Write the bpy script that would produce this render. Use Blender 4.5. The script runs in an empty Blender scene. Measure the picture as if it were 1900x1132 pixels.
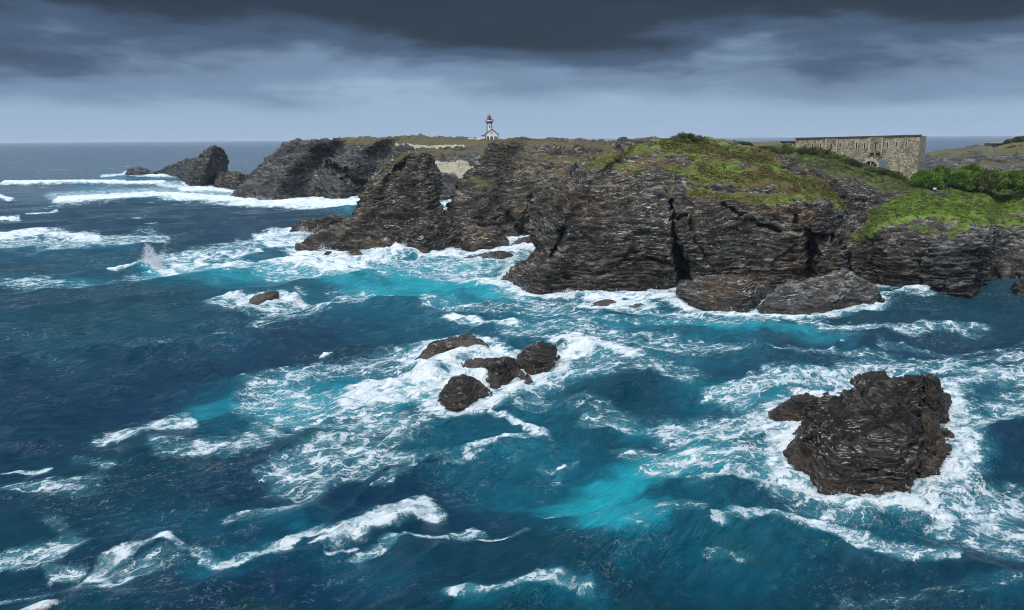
import bpy, math, random
import numpy as np
from mathutils import Matrix, Vector
f32 = np.float32
random.seed(7)
rng = np.random.default_rng(7)
S = bpy.context.scene
COL = S.collection

# ------------------------------------------------------------------ camera
CAMZ, FPX = 28.0, 1491.0
PITCH = math.atan(310.5 / FPX)
ROLL = math.radians(0.41)
_F = np.array([0, math.cos(PITCH), -math.sin(PITCH)])
_U0 = np.array([0, math.sin(PITCH), math.cos(PITCH)])
_R0 = np.array([1.0, 0, 0])
_R = _R0 * math.cos(ROLL) - _U0 * math.sin(ROLL)
_U = _U0 * math.cos(ROLL) + _R0 * math.sin(ROLL)
cd = bpy.data.cameras.new('camera')
cd.sensor_width = 36.0
cd.lens = FPX / 1900 * 36.0
cd.clip_start, cd.clip_end = 0.5, 60000
cam = bpy.data.objects.new('camera', cd)
COL.objects.link(cam)
cam.matrix_world = Matrix(((_R[0], _U[0], -_F[0], 0), (_R[1], _U[1], -_F[1], 0),
                           (_R[2], _U[2], -_F[2], CAMZ), (0, 0, 0, 1)))
S.camera = cam

# ------------------------------------------------------------------ render / view
S.view_settings.view_transform = 'Standard'
S.view_settings.look = 'None'
S.view_settings.exposure = 0.0
S.view_settings.gamma = 1.0
S.cycles.max_bounces = 5
S.cycles.diffuse_bounces = 2
S.cycles.glossy_bounces = 2
S.cycles.volume_bounces = 0
S.cycles.filter_width = 1.05

# ------------------------------------------------------------------ node helper
class NT:
    def __init__(s, tree):
        s.t = tree
        s.t.nodes.clear()
    def n(s, typ, out=0, props=None, **ins):
        nd = s.t.nodes.new(typ)
        for k, v in (props or {}).items():
            setattr(nd, k, v)
        for k, v in ins.items():
            key = int(k[1:]) if k[0] == '_' and k[1:].isdigit() else k.replace('_', ' ')
            s.set(nd.inputs[key], v)
        return nd.outputs[out]
    def set(s, inp, v):
        if isinstance(v, bpy.types.NodeSocket):
            s.t.links.new(v, inp)
        elif isinstance(v, (tuple, list)) and len(v) == 3 and inp.type == 'RGBA':
            inp.default_value = (*v, 1)
        else:
            inp.default_value = v
    def m(s, op, a, b=0.0, c=0.0, clamp=False):
        return s.n('ShaderNodeMath', props={'operation': op, 'use_clamp': clamp}, _0=a, _1=b, _2=c)
    def v(s, op, a, b=(0, 0, 0)):
        return s.n('ShaderNodeVectorMath', props={'operation': op}, _0=a, _1=b)
    def mix(s, fac, a, b, typ='MIX'):
        nd = s.t.nodes.new('ShaderNodeMix')
        nd.data_type = 'RGBA'
        nd.blend_type = typ
        s.set(nd.inputs[0], fac); s.set(nd.inputs[6], a); s.set(nd.inputs[7], b)
        return nd.outputs[2]
    def step(s, x, lo, hi, a=0.0, b=1.0, kind='SMOOTHSTEP'):
        return s.n('ShaderNodeMapRange', props={'interpolation_type': kind, 'clamp': True} if kind == 'LINEAR' else {'interpolation_type': kind},
                   _0=x, _1=lo, _2=hi, _3=a, _4=b)
    def noise(s, vec, scale, detail=4, rough=0.55, dist=0.0, out=0):
        return s.n('ShaderNodeTexNoise', out, None, Vector=vec, Scale=scale, Detail=detail, Roughness=rough, Distortion=dist)
    def ramp(s, fac, stops, mode='LINEAR'):
        nd = s.t.nodes.new('ShaderNodeValToRGB')
        cr = nd.color_ramp
        cr.interpolation = mode
        while len(cr.elements) < len(stops):
            cr.elements.new(0.5)
        for e, (p, c) in zip(cr.elements, stops):
            e.position = p
            e.color = (*c, 1)
        s.set(nd.inputs[0], fac)
        return nd.outputs[0]
    def attr(s, name, out=2):
        return s.n('ShaderNodeAttribute', out, {'attribute_name': name})
    def pos(s):
        return s.n('ShaderNodeNewGeometry', 0)
    def scale(s, vec, sc):
        return s.v('MULTIPLY', vec, sc)

def new_mat(name):
    m = bpy.data.materials.new(name)
    m.use_nodes = True
    return m, NT(m.node_tree)

def finish(nt, shader):
    o = nt.t.nodes.new('ShaderNodeOutputMaterial')
    nt.t.links.new(shader, o.inputs[0])

def simple_mat(name, col, rough=0.8, var=0.25, scale=2.0, metal=0.0):
    m, t = new_mat(name)
    p = t.pos()
    n = t.noise(p, scale, 5)
    c = t.mix(n, tuple(x * (1 - var) for x in col), tuple(min(1, x * (1 + var)) for x in col))
    finish(t, t.n('ShaderNodeBsdfPrincipled', Base_Color=c, Roughness=rough, Metallic=metal))
    return m

# ------------------------------------------------------------------ sky and sun (overcast, squall clouds)
SUN_EL, SUN_AZ = math.radians(54), math.radians(220)   # azimuth clockwise from +Y: behind the camera, well to the left
W = bpy.data.worlds.new('World')
S.world = W
W.use_nodes = True
t = NT(W.node_tree)
dirv = t.n('ShaderNodeTexCoord', 0)
sep = t.t.nodes.new('ShaderNodeSeparateXYZ')
t.t.links.new(dirv, sep.inputs[0])
dz = sep.outputs[2]
stretch = t.v('MULTIPLY', dirv, (2.4, 2.4, 9.0))
n1 = t.noise(stretch, 1.35, 4, 0.50, 0.35)
n2 = t.noise(t.v('MULTIPLY', dirv, (5.0, 5.0, 26.0)), 2.0, 5, 0.6, 0.5)
n3 = t.noise(t.v('MULTIPLY', dirv, (3.2, 3.2, 13.0)), 3.4, 4, 0.5, 0.8)
w = t.m('ADD', t.m('MULTIPLY', t.m('SUBTRACT', n1, 0.5), 0.19), t.m('ADD', t.m('MULTIPLY', t.m('SUBTRACT', n2, 0.5), 0.034), t.m('MULTIPLY', t.m('SUBTRACT', n3, 0.5), 0.026)))
wob = t.m('MULTIPLY', w, t.step(dz, 0.0, 0.09, 0.08, 1.0))
el = t.m('ADD', dz, wob)
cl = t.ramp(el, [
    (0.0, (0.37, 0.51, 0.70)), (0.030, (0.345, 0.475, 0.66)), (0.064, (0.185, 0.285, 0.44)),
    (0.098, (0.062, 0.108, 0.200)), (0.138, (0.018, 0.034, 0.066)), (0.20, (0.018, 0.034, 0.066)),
    (0.30, (0.13, 0.18, 0.26)), (0.45, (0.85, 1.0, 1.2)), (1.0, (1.95, 2.08, 2.25))], 'EASE')  # unseen overhead sky made far brighter than the low clouds, to light the scene
sky = t.n('ShaderNodeTexSky', props={'sky_type': 'NISHITA', 'sun_disc': False, 'sun_elevation': SUN_EL,
                                      'sun_rotation': SUN_AZ, 'air_density': 1.5, 'dust_density': 2.0})
bg1 = t.n('ShaderNodeBackground', Color=sky, Strength=0.07)
shade = t.m('ADD', 0.62, t.m('MULTIPLY', t.noise(t.v('MULTIPLY', dirv, (3.6, 3.6, 17.0)), 1.5, 5, 0.58, 0.6), 0.76))
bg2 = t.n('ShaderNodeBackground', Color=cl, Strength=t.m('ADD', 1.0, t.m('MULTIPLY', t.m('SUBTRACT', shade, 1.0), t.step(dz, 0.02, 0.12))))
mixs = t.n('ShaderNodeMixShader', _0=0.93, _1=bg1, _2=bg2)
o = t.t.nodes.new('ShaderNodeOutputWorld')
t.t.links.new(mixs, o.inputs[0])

sd = bpy.data.lights.new('sun', 'SUN')
sd.energy = 1.65
sd.angle = math.radians(11)
sd.color = (1.0, 0.96, 0.9)
sun = bpy.data.objects.new('sun', sd)
COL.objects.link(sun)
sv = Vector((math.sin(SUN_AZ) * math.cos(SUN_EL), math.cos(SUN_AZ) * math.cos(SUN_EL), math.sin(SUN_EL)))
sun.rotation_euler = sv.to_track_quat('Z', 'Y').to_euler()

# ------------------------------------------------------------------ projection helpers (photo pixels of a 1900 px wide frame)
def ray(px, py):
    return _F + (px - 950.0) / FPX * _R - (py - 566.0) / FPX * _U
def P(px, py, D):
    d = ray(px, py)
    return np.array([0, 0, CAMZ]) + d * (D / d[1])
def Wp(px, py, z=0.0):
    d = ray(px, py)
    return np.array([0, 0, CAMZ]) + d * ((z - CAMZ) / d[2])
def proj(p):
    q = p - np.array([0, 0, CAMZ], dtype=p.dtype)
    zf = q @ _F.astype(p.dtype)
    return 950 + FPX * (q @ _R.astype(p.dtype)) / zf, 566 - FPX * (q @ _U.astype(p.dtype)) / zf

# ------------------------------------------------------------------ noise
_G = np.array([(1,1,0),(-1,1,0),(1,-1,0),(-1,-1,0),(1,0,1),(-1,0,1),(1,0,-1),(-1,0,-1),
               (0,1,1),(0,-1,1),(0,1,-1),(0,-1,-1),(1,1,0),(-1,1,0),(0,-1,1),(0,-1,-1)], dtype=f32)
def perlin(p, seed=0):
    p = np.asarray(p, dtype=f32)
    fl = np.floor(p)
    i = fl.astype(np.int64)
    fr = p - fl
    u = fr * fr * fr * (fr * (fr * 6 - 15) + 10)
    def h(dx, dy, dz):
        k = ((i[:, 0] + dx) * 374761393 + (i[:, 1] + dy) * 668265263 + (i[:, 2] + dz) * 1440662683 + seed * 97531) & 0xffffffff
        k = ((k ^ (k >> 13)) * 1274126177) & 0xffffffff
        k = k ^ (k >> 16)
        g = _G[(k & 15)]
        return g[:, 0] * (fr[:, 0] - dx) + g[:, 1] * (fr[:, 1] - dy) + g[:, 2] * (fr[:, 2] - dz)
    x00 = h(0,0,0); x00 = x00 + u[:, 0] * (h(1,0,0) - x00)
    x10 = h(0,1,0); x10 = x10 + u[:, 0] * (h(1,1,0) - x10)
    x01 = h(0,0,1); x01 = x01 + u[:, 0] * (h(1,0,1) - x01)
    x11 = h(0,1,1); x11 = x11 + u[:, 0] * (h(1,1,1) - x11)
    y0 = x00 + u[:, 1] * (x10 - x00)
    y1 = x01 + u[:, 1] * (x11 - x01)
    return (y0 + u[:, 2] * (y1 - y0)).astype(f32)
def fbm(p, oct=4, seed=0, gain=0.5):
    a, s, tot = 1.0, 0, 0
    for k in range(oct):
        s = s + a * perlin(p * (2.03 ** k), seed + k * 17)
        tot += a
        a *= gain
    return s / tot
def smooth(x):
    x = np.clip(x, 0, 1)
    return x * x * (3 - 2 * x)

def strokes(px, py, items, kx=1.0, out=None, flat=1.0):
    """items: (points, r, value[, soft]); distance in the photo's pixels, x squeezed by kx; keeps the maximum."""
    if out is None:
        out = np.zeros(px.shape, dtype=f32)
    for it in items:
        pts, r, val = it[0], it[1], it[2]
        pts = [(a / kx, b) for a, b in pts]
        x0 = min(a for a, b in pts) - r; x1 = max(a for a, b in pts) + r
        y0 = min(b for a, b in pts) - r; y1 = max(b for a, b in pts) + r
        sel = np.nonzero((px / kx > x0) & (px / kx < x1) & (py > y0) & (py < y1))[0]
        if len(sel) == 0:
            continue
        qx, qy = px[sel] / kx, py[sel]
        d = np.full(qx.shape, 1e9, dtype=f32)
        if len(pts) == 1:
            pts = pts * 2
        for (ax, ay), (bx, by) in zip(pts[:-1], pts[1:]):
            dx, dy = bx - ax, by - ay
            L = dx * dx + dy * dy + 1e-6
            tt = np.clip(((qx - ax) * dx + (qy - ay) * dy) / L, 0, 1)
            d = np.minimum(d, np.hypot(qx - ax - tt * dx, qy - ay - tt * dy))
        out[sel] = np.maximum(out[sel], val * smooth((1 - d / r) * flat))
    return out

# ------------------------------------------------------------------ mesh helpers
def add_attr(me, name, arr):
    a = me.attributes.new(name, 'FLOAT', 'POINT')
    a.data.foreach_set('value', np.ascontiguousarray(arr, dtype=f32))

def mesh_from(name, V, faces, mats=(), smooth_shade=True, attrs=None):
    """V (n,3); faces (m,4) or (m,3) int array"""
    me = bpy.data.meshes.new(name)
    V = np.ascontiguousarray(V, dtype=f32)
    me.vertices.add(len(V))
    me.vertices.foreach_set('co', V.ravel())
    k = faces.shape[1]
    me.loops.add(faces.size)
    me.loops.foreach_set('vertex_index', np.ascontiguousarray(faces, dtype=np.int32).ravel())
    me.polygons.add(len(faces))
    me.polygons.foreach_set('loop_start', np.arange(0, faces.size, k, dtype=np.int32))
    me.polygons.foreach_set('use_smooth', np.full(len(faces), smooth_shade, dtype=bool))
    for nme, arr in (attrs or {}).items():
        add_attr(me, nme, arr)
    for m in mats:
        me.materials.append(m)
    me.update(calc_edges=True)
    return me

def link(name, me, parent=None, loc=(0, 0, 0), rz=0.0):
    ob = bpy.data.objects.new(name, me)
    COL.objects.link(ob)
    ob.location = loc
    ob.rotation_euler = (0, 0, rz)
    if parent is not None:
        ob.parent = parent
    return ob

def tag(ob, label=None, cat=None, group=None, kind=None):
    if label: ob['label'] = label
    if cat: ob['category'] = cat
    if group: ob['group'] = group
    if kind: ob['kind'] = kind
    return ob

def grid_faces(nr, nc):
    r, c = np.meshgrid(np.arange(nr - 1), np.arange(nc - 1), indexing='ij')
    a = (r * nc + c).ravel()
    return np.stack([a, a + 1, a + nc + 1, a + nc], axis=1)

def hermite(A, tt, s):
    """cubic interpolation of A (n,...) at knots tt to samples s"""
    n = len(tt)
    k = np.clip(np.searchsorted(tt, s, side='right') - 1, 0, n - 2)
    d = np.diff(tt)
    sl = np.diff(A, axis=0) / d[:, None, None]
    T = np.empty_like(A)
    T[0], T[-1] = sl[0], sl[-1]
    if n > 2:
        wa, wb = d[1:, None, None], d[:-1, None, None]
        T[1:-1] = (sl[:-1] * wa + sl[1:] * wb) / (wa + wb)
    T = T * 0.85
    hh = d[k][:, None, None]
    u = ((s - tt[k]) / d[k])[:, None, None]
    return (A[k] * (2 * u**3 - 3 * u**2 + 1) + T[k] * hh * (u**3 - 2 * u**2 + u)
            + A[k + 1] * (-2 * u**3 + 3 * u**2) + T[k + 1] * hh * (u**3 - u**2))

def net_surface(net, res, rw=None, cw=None):
    """net (R,C,3) control points -> (nr,nc,3), about res metres between samples; rw/cw coarsen single strips"""
    net = np.asarray(net, dtype=np.float64)
    def knots(A):
        d = np.linalg.norm(np.diff(A, axis=0), axis=2).mean(axis=1)
        return np.concatenate([[0], np.cumsum(np.maximum(d, 0.05))])
    def samples(tt, wts):
        d = np.diff(tt)
        wts = np.ones(len(d)) if wts is None else np.asarray(wts, float)
        out = []
        for a, l, q in zip(tt[:-1], d, wts):
            n = max(2, int(l / res * q))
            out.append(a + l * np.arange(n) / n)
        return np.concatenate(out + [[tt[-1]]])
    tr = knots(net); sr = samples(tr, rw)
    A = hermite(net, tr, sr)
    B = np.swapaxes(A, 0, 1)
    tc = knots(np.swapaxes(net, 0, 1)); sc = samples(tc, cw)
    B = hermite(B, tc, sc)
    return np.swapaxes(B, 0, 1)

def normals(G):
    du = np.gradient(G, axis=1); dv = np.gradient(G, axis=0)
    n = np.cross(du, dv)
    n /= np.linalg.norm(n, axis=2, keepdims=True) + 1e-9
    return n

def h01(a, b, c, seed):
    k = (a.astype(np.int64) * 374761393 + b.astype(np.int64) * 668265263 + c.astype(np.int64) * 1440662683 + seed * 97531) & 0xffffffff
    k = ((k ^ (k >> 13)) * 1274126177) & 0xffffffff
    k = ((k ^ (k >> 15)) * 2246822519) & 0xffffffff
    return ((k ^ (k >> 16)) & 0xffff).astype(f32) / 65535.0

def rockify(G, amp=1.0, dip=(0.0, 0.0), thick=0.9, seed=0, carve=(), lump=1.0, shear=1.0, size=1.0, vegs=(), blocks=1.0, strike=20.0):
    """displace a net surface into bedded, jointed schist; returns vertices and attributes"""
    nr, nc, _ = G.shape
    n = normals(G).reshape(-1, 3).astype(f32)
    p = G.reshape(-1, 3).astype(f32)
    px, py = proj(p)
    veg = strokes(px, py, vegs, 1.0) if len(vegs) else np.zeros(len(p), f32)
    z = p[:, 2]
    q = p / size
    warp = 2.6 * perlin(q / 19.0, seed + 3) + 0.7 * perlin(q / 6.0, seed + 4) + 0.2 * perlin(q / 2.0, seed + 5)
    s = (z + p[:, 0] * dip[0] + p[:, 1] * dip[1]) / size + warp
    ca, sa = math.cos(math.radians(strike)), math.sin(math.radians(strike))
    wu = 0.9 * perlin(q / 4.0, seed + 21) + 0.3 * perlin(q / 1.3, seed + 23); wv = 0.9 * perlin(q / 4.0, seed + 22)
    u = q[:, 0] * ca + q[:, 1] * sa + wu + 0.25 * s
    v = -q[:, 0] * sa + q[:, 1] * ca + wv
    blk = 0; hard = 0
    for i, (L, T, A) in enumerate(((10.5, 4.6, 1.5), (4.6, 1.5, 0.85), (2.3, 0.62, 0.48), (1.15, 0.30, 0.27), (0.6, 0.15, 0.14))):
        T *= thick
        si = np.floor(s / T)
        off = h01(si, si * 0, si * 0, seed + i) * 7.0
        ui = np.floor(u / L + off); vi = np.floor(v / L + off * 1.7)
        hh = h01(ui, vi, si, seed + 31 + i) - 0.5
        fr = s / T - si
        blk = blk + A * (0.95 * hh + 0.26 * (fr - 0.5) + (0.0, 0.35, 0.5, 0.5, 0.5)[i] * (h01(si, si * 0, si * 0 + 7, seed + 61 + i) - 0.5))
        hard = hard + (0.0, 0.2, 0.35, 0.45, 0.4)[i] * hh
    def bed(L, T, sd):
        return perlin(np.concatenate([q[:, :2] / L, (s / T)[:, None]], axis=1), sd)
    b2 = bed(4.5, 0.62 * thick, seed + 6); b3 = bed(2.2, 0.27 * thick, seed + 7)
    lumps = 1.5 * lump * fbm(q / 11.0, 3, seed + 11) + 0.9 * lump * np.abs(perlin(q / 5.0, seed + 12)) + 0.5 * lump * perlin(q / 2.1, seed + 13)
    d = lumps + blocks * blk * (1 + 0.8 * perlin(q / 9.0, seed + 15)) + 0.30 * b2 + 0.22 * b3
    d = np.where(veg > 0, lumps * 0.5 + (d - lumps * 0.5) * (1 - 0.75 * np.clip(veg * 1.3, 0, 1)), d)
    d = d * amp * size * smooth((z + 4.0) / 3.0 + 0.4)
    d = d + np.clip(veg * 1.5, 0, 1) * (0.30 * np.abs(perlin(p / 1.7, seed + 71)) + 0.16 * perlin(p / 0.7, seed + 72) + 0.5 * perlin(p / 5.0, seed + 73))
    V = p + n * d[:, None]
    if len(carve):
        vd = p[:, :2] / np.linalg.norm(p[:, :2], axis=1, keepdims=True)
        wx, wy = 5 * perlin(p / 3.0, seed + 24) + 3 * perlin(p / 1.1, seed + 26), 5 * perlin(p / 3.0, seed + 25)
        c = strokes(px + wx, py + wy, carve)
        V[:, 0] += vd[:, 0] * c
        V[:, 1] += vd[:, 1] * c
    hard = np.clip(0.5 + 0.75 * hard + 0.35 * b2 + 0.35 * b3, 0, 1)
    return V, {'hard': hard, 'veg': veg}, (nr, nc)

def col_net(cols, under=3.0, back=((22, -0.4), (45, -3), (60, -14)), wrapl=(20, 22), wrapr=(-20, 22)):
    """cols: list of columns; first point of a column (px,py) on the water, next ones (px,py,dD) with depth added to the foot's"""
    C = []
    for c in cols:
        f = Wp(*c[0][:2]) if len(c[0]) == 2 else P(*c[0])
        D0 = f[1]
        pts = [f] + [P(a, b, D0 + d) for a, b, d in c[1:]]
        out = f - np.array([0, 0.8, under])
        pts = [out] + pts
        top = pts[-1]
        h = top[:2] / np.linalg.norm(top[:2])
        for dd, dzz in back:
            q = top + np.array([h[0] * dd, h[1] * dd, 0])
            q[2] = top[2] + dzz
            pts.append(q)
        pts[-1] = np.array([pts[-1][0], pts[-1][1], -2.0])
        C.append(pts)
    net = np.array(C)                       # (C,R,3)
    R = net.shape[1]
    nb = len(back)
    ramp = np.concatenate([np.linspace(1, 1, R - nb), np.linspace(0.9, 0.6, nb)])
    def wrap(col, dx, dd):
        k = col.copy()
        h = col[:, :2] / np.linalg.norm(col[:, :2], axis=1, keepdims=True)
        side = np.stack([h[:, 1], -h[:, 0]], 1)
        k[:, :2] += (h * dd + side * dx) * ramp[:, None]
        return k
    parts = []
    if wrapl: parts.append(wrap(net[0], wrapl[0] * 0.2, wrapl[1]))
    parts += list(net)
    if wrapr: parts.append(wrap(net[-1], wrapr[0] * 0.2, wrapr[1]))
    return np.swapaxes(np.array(parts), 0, 1)   # (R,C,3)

def resample(poly, n):
    q = np.array(poly, float)
    d = np.concatenate([[0], np.cumsum(np.linalg.norm(np.diff(q, axis=0), axis=1))])
    s = np.linspace(0, d[-1], n)
    return np.stack([np.interp(s, d, q[:, 0]), np.interp(s, d, q[:, 1])], 1)

def outline_net(top, foot, thick, n=9, bulge=0.25, rise=0.55, under=1.5, mids=(0.3, 0.65)):
    """rock from its top outline and its waterline, both left to right; thick = depth in metres"""
    T = resample(top, n); B = resample(foot, n)
    rows = [[], []] + [[] for _ in mids] + [[], [], []]
    for k in range(n):
        u = k / (n - 1)
        e = max(0.22, math.sin(math.pi * u) ** 0.55)
        f = Wp(*B[k])
        D0 = f[1]
        rows[0].append(f + np.array([0, -0.4, -under]))
        rows[1].append(f)
        for i, m in enumerate(mids):
            q = B[k] * (1 - m) + T[k] * m
            rows[2 + i].append(P(q[0], q[1], D0 + thick * e * rise * (m ** (1 + bulge * 2))))
        tp = P(T[k][0], T[k][1], D0 + thick * e * rise)
        rows[2 + len(mids)].append(tp)
        h = tp[:2] / np.linalg.norm(tp[:2])
        q = tp.copy(); q[:2] += h * thick * e * 0.3; q[2] = tp[2] * 0.75 - 0.1
        rows[3 + len(mids)].append(q)
        q = tp.copy(); q[:2] += h * thick * e * 0.55; q[2] = -under
        rows[4 + len(mids)].append(q)
    return np.array(rows)

# ------------------------------------------------------------------ rock and turf material
TURF_HEATH = [(0.32, (0.024, 0.018, 0.009)), (0.42, (0.085, 0.045, 0.017)), (0.48, (0.115, 0.085, 0.018)), (0.54, (0.095, 0.130, 0.015)), (0.63, (0.21, 0.31, 0.028))]
TURF_LIME = [(0.30, (0.016, 0.020, 0.008)), (0.40, (0.050, 0.048, 0.012)), (0.50, (0.095, 0.145, 0.016)), (0.66, (0.20, 0.32, 0.030))]
TURF_MOOR = [(0.30, (0.040, 0.030, 0.014)), (0.46, (0.095, 0.070, 0.026)), (0.58, (0.085, 0.085, 0.020)), (0.70, (0.12, 0.14, 0.025))]
TURF_SCRUB = [(0.30, (0.014, 0.016, 0.008)), (0.45, (0.040, 0.046, 0.014)), (0.58, (0.085, 0.10, 0.020)), (0.70, (0.17, 0.21, 0.034))]
def rock_material(name, base=(0.036, 0.031, 0.025), pale=(0.24, 0.215, 0.18), quartz=0.8, warm=0.35, dip=(0, 0), bedscale=1.0, lichen=0.4, wet=2.2, turf=TURF_HEATH, turfscale=1.0, flecks=1.0, weed=(0.036, 0.024, 0.014), dark=0.62):
    m, t = new_mat(name)
    p = t.pos()
    sp = t.t.nodes.new('ShaderNodeSeparateXYZ'); t.t.links.new(p, sp.inputs[0])
    s = t.m('ADD', sp.outputs[2], t.m('ADD', t.m('MULTIPLY', sp.outputs[0], dip[0]), t.m('MULTIPLY', sp.outputs[1], dip[1])))
    s = t.m('ADD', s, t.m('MULTIPLY', t.noise(p, 0.07, 3), 5.0))
    s = t.m('ADD', s, t.m('MULTIPLY', t.noise(p, 0.32, 3), 1.0))
    cv = t.t.nodes.new('ShaderNodeCombineXYZ')
    t.t.links.new(t.m('MULTIPLY', sp.outputs[0], 0.5), cv.inputs[0]); t.t.links.new(t.m('MULTIPLY', sp.outputs[1], 0.5), cv.inputs[1])
    t.t.links.new(t.m('MULTIPLY', s, 6.0), cv.inputs[2])
    bv = cv.outputs[0]
    lam = t.noise(bv, 0.40 * bedscale, 7, 0.66)
    lam2 = t.noise(bv, 0.85 * bedscale, 6, 0.62)
    hard = t.attr('hard')
    grain = t.noise(p, 1.7, 5, 0.7)
    mid = tuple(0.36 * (a + b) for a, b in zip(base, pale))
    f = t.m('ADD', t.m('ADD', t.m('MULTIPLY', lam, 0.62), t.m('MULTIPLY', hard, 0.30)), t.m('MULTIPLY', t.m('SUBTRACT', grain, 0.46), 0.35))
    c = t.ramp(f, [(0.34, tuple(x * 0.28 for x in base)), (0.47, tuple(x * 0.8 for x in base)), (0.57, mid), (0.68, pale)])
    zone = t.noise(p, 0.10, 4, 0.6)
    c = t.mix(t.m('MULTIPLY', t.step(zone, 0.48, 0.68), warm), c, t.mix(1.0, c, (1.7, 1.12, 0.62), 'MULTIPLY'))
    c = t.mix(t.m('MULTIPLY', t.step(t.noise(p, 0.17, 3), 0.50, 0.68), 0.6), c, t.mix(1.0, c, (0.70, 0.88, 0.98), 'MULTIPLY'))
    dz_ = t.step(t.noise(p, 0.085, 5, 0.6), 0.44, 0.58)
    c = t.mix(t.m('MULTIPLY', dz_, dark), c, t.mix(1.0, c, (0.36, 0.35, 0.34), 'MULTIPLY'))
    # quartz seams and flecks
    q1 = t.step(lam2, 0.575, 0.615)
    q2 = t.m('MULTIPLY', t.step(t.m('ADD', t.m('MULTIPLY', t.noise(p, 0.21, 4, 0.6), 0.6), t.m('MULTIPLY', grain, 0.4)), 0.47, 0.56), t.step(t.noise(p, 0.060, 3, 0.6), 0.40, 0.60, 0.15, 1.0))
    c = t.mix(t.m('MULTIPLY', t.m('MULTIPLY', q1, q2), quartz), c, (0.62, 0.59, 0.53))
    fl = t.m('MULTIPLY', t.step(t.noise(t.v('MULTIPLY', bv, (1.3, 1.3, 0.8)), 1.5, 4, 0.65), 0.60, 0.64), t.step(t.noise(p, 0.13, 5, 0.7), 0.50, 0.60))
    c = t.mix(t.m('MULTIPLY', fl, 0.8 * flecks), c, (0.58, 0.56, 0.50))
    # lichen
    li = t.m('MULTIPLY', t.step(t.noise(p, 0.40, 5, 0.68), 0.58, 0.66), t.step(sp.outputs[2], 9.0, 20.0))
    c = t.mix(t.m('MULTIPLY', li, lichen), c, t.mix(t.noise(p, 0.9, 3), (0.20, 0.22, 0.06), (0.40, 0.19, 0.035)))
    # tidal zone: wet, dark brown weed
    hz = t.m('ADD', sp.outputs[2], t.m('MULTIPLY', t.m('SUBTRACT', t.noise(p, 0.30, 4), 0.5), 3.0))
    wetf = t.step(hz, wet, wet * 0.35)
    c = t.mix(t.m('MULTIPLY', wetf, 0.72), c, t.mix(t.noise(p, 1.1, 5, 0.65), (0.006, 0.0055, 0.005), weed))
    # water draining off after a wave: foam trickles close to the waterline
    tr = t.noise(t.v('MULTIPLY', p, (2.6, 2.6, 0.35)), 1.0, 5, 0.65)
    trf = t.m('MULTIPLY', t.step(tr, 0.60, 0.66), t.step(hz, 0.9, 0.0))
    c = t.mix(t.m('MULTIPLY', trf, 0.8), c, (0.70, 0.75, 0.78))
    # turf
    veg = t.attr('veg')
    vn = t.m('ADD', t.m('MULTIPLY', t.noise(p, 0.22, 6, 0.72), 0.75), t.m('MULTIPLY', t.noise(p, 1.6, 4, 0.7), 0.25))
    vf = t.step(t.m('ADD', veg, t.m('MULTIPLY', t.m('SUBTRACT', vn, 0.48), 3.0)), 0.36, 0.50)
    vf = t.m('MULTIPLY', vf, t.m('MAXIMUM', t.step(veg, 0.02, 0.15), t.m('MULTIPLY', t.step(sp.outputs[2], 10.0, 18.0), 0.7)))
    tn = t.m('ADD', t.m('MULTIPLY', t.noise(p, 0.13 * turfscale, 4, 0.62), 0.5), t.m('MULTIPLY', t.noise(p, 0.9 * turfscale, 6, 0.75), 0.5))
    gc = t.ramp(tn, [(q, tuple(0.82 * x for x in k)) for q, k in turf])
    c = t.mix(vf, c, gc)
    sand = t.attr('sand')
    sf = t.step(t.m('ADD', sand, t.m('MULTIPLY', t.m('SUBTRACT', vn, 0.5), 0.5)), 0.42, 0.55)
    c = t.mix(sf, c, t.mix(lam, (0.25, 0.22, 0.16), (0.42, 0.38, 0.29)))
    rough = t.m('SUBTRACT', 0.80, t.m('MULTIPLY', wetf, 0.48))
    bh = t.m('ADD', t.m('MULTIPLY', lam, 0.6), t.m('MULTIPLY', lam2, 0.4))
    bh = t.m('ADD', bh, t.m('MULTIPLY', t.noise(p, 4.0, 4, 0.7), 0.16))
    bmp = t.n('ShaderNodeBump', Strength=0.9, Distance=0.45, Height=bh)
    finish(t, t.n('ShaderNodeBsdfPrincipled', Base_Color=c, Roughness=rough, Normal=bmp, **{'Specular_IOR_Level': 0.35}))
    return m

M_ROCK = rock_material('schist_rock', warm=0.6)
M_RIGHT = rock_material('schist_under_lime_turf', turf=TURF_LIME, base=(0.032, 0.027, 0.022), quartz=0.55, warm=0.5)
M_SLOPE = rock_material('schist_under_scrub', turf=TURF_SCRUB, base=(0.030, 0.027, 0.022), quartz=0.4)
M_FAR = rock_material('far_schist', base=(0.042, 0.043, 0.041), pale=(0.19, 0.195, 0.19), quartz=0.35, warm=0.3, lichen=0.25, bedscale=0.6, turf=TURF_MOOR, turfscale=0.5, flecks=0.4, wet=8.5, weed=(0.030, 0.022, 0.015))
M_MID = rock_material('brown_schist', base=(0.036, 0.029, 0.021), pale=(0.25, 0.215, 0.165), quartz=0.85, warm=0.5, turf=TURF_MOOR, wet=3.0, dark=0.82)
M_DARK = rock_material('wet_schist', base=(0.015, 0.014, 0.0125), pale=(0.085, 0.073, 0.058), quartz=0.6, warm=0.5, lichen=0.0, wet=1.7, bedscale=1.7, flecks=0.5, weed=(0.075, 0.048, 0.028))

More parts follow.
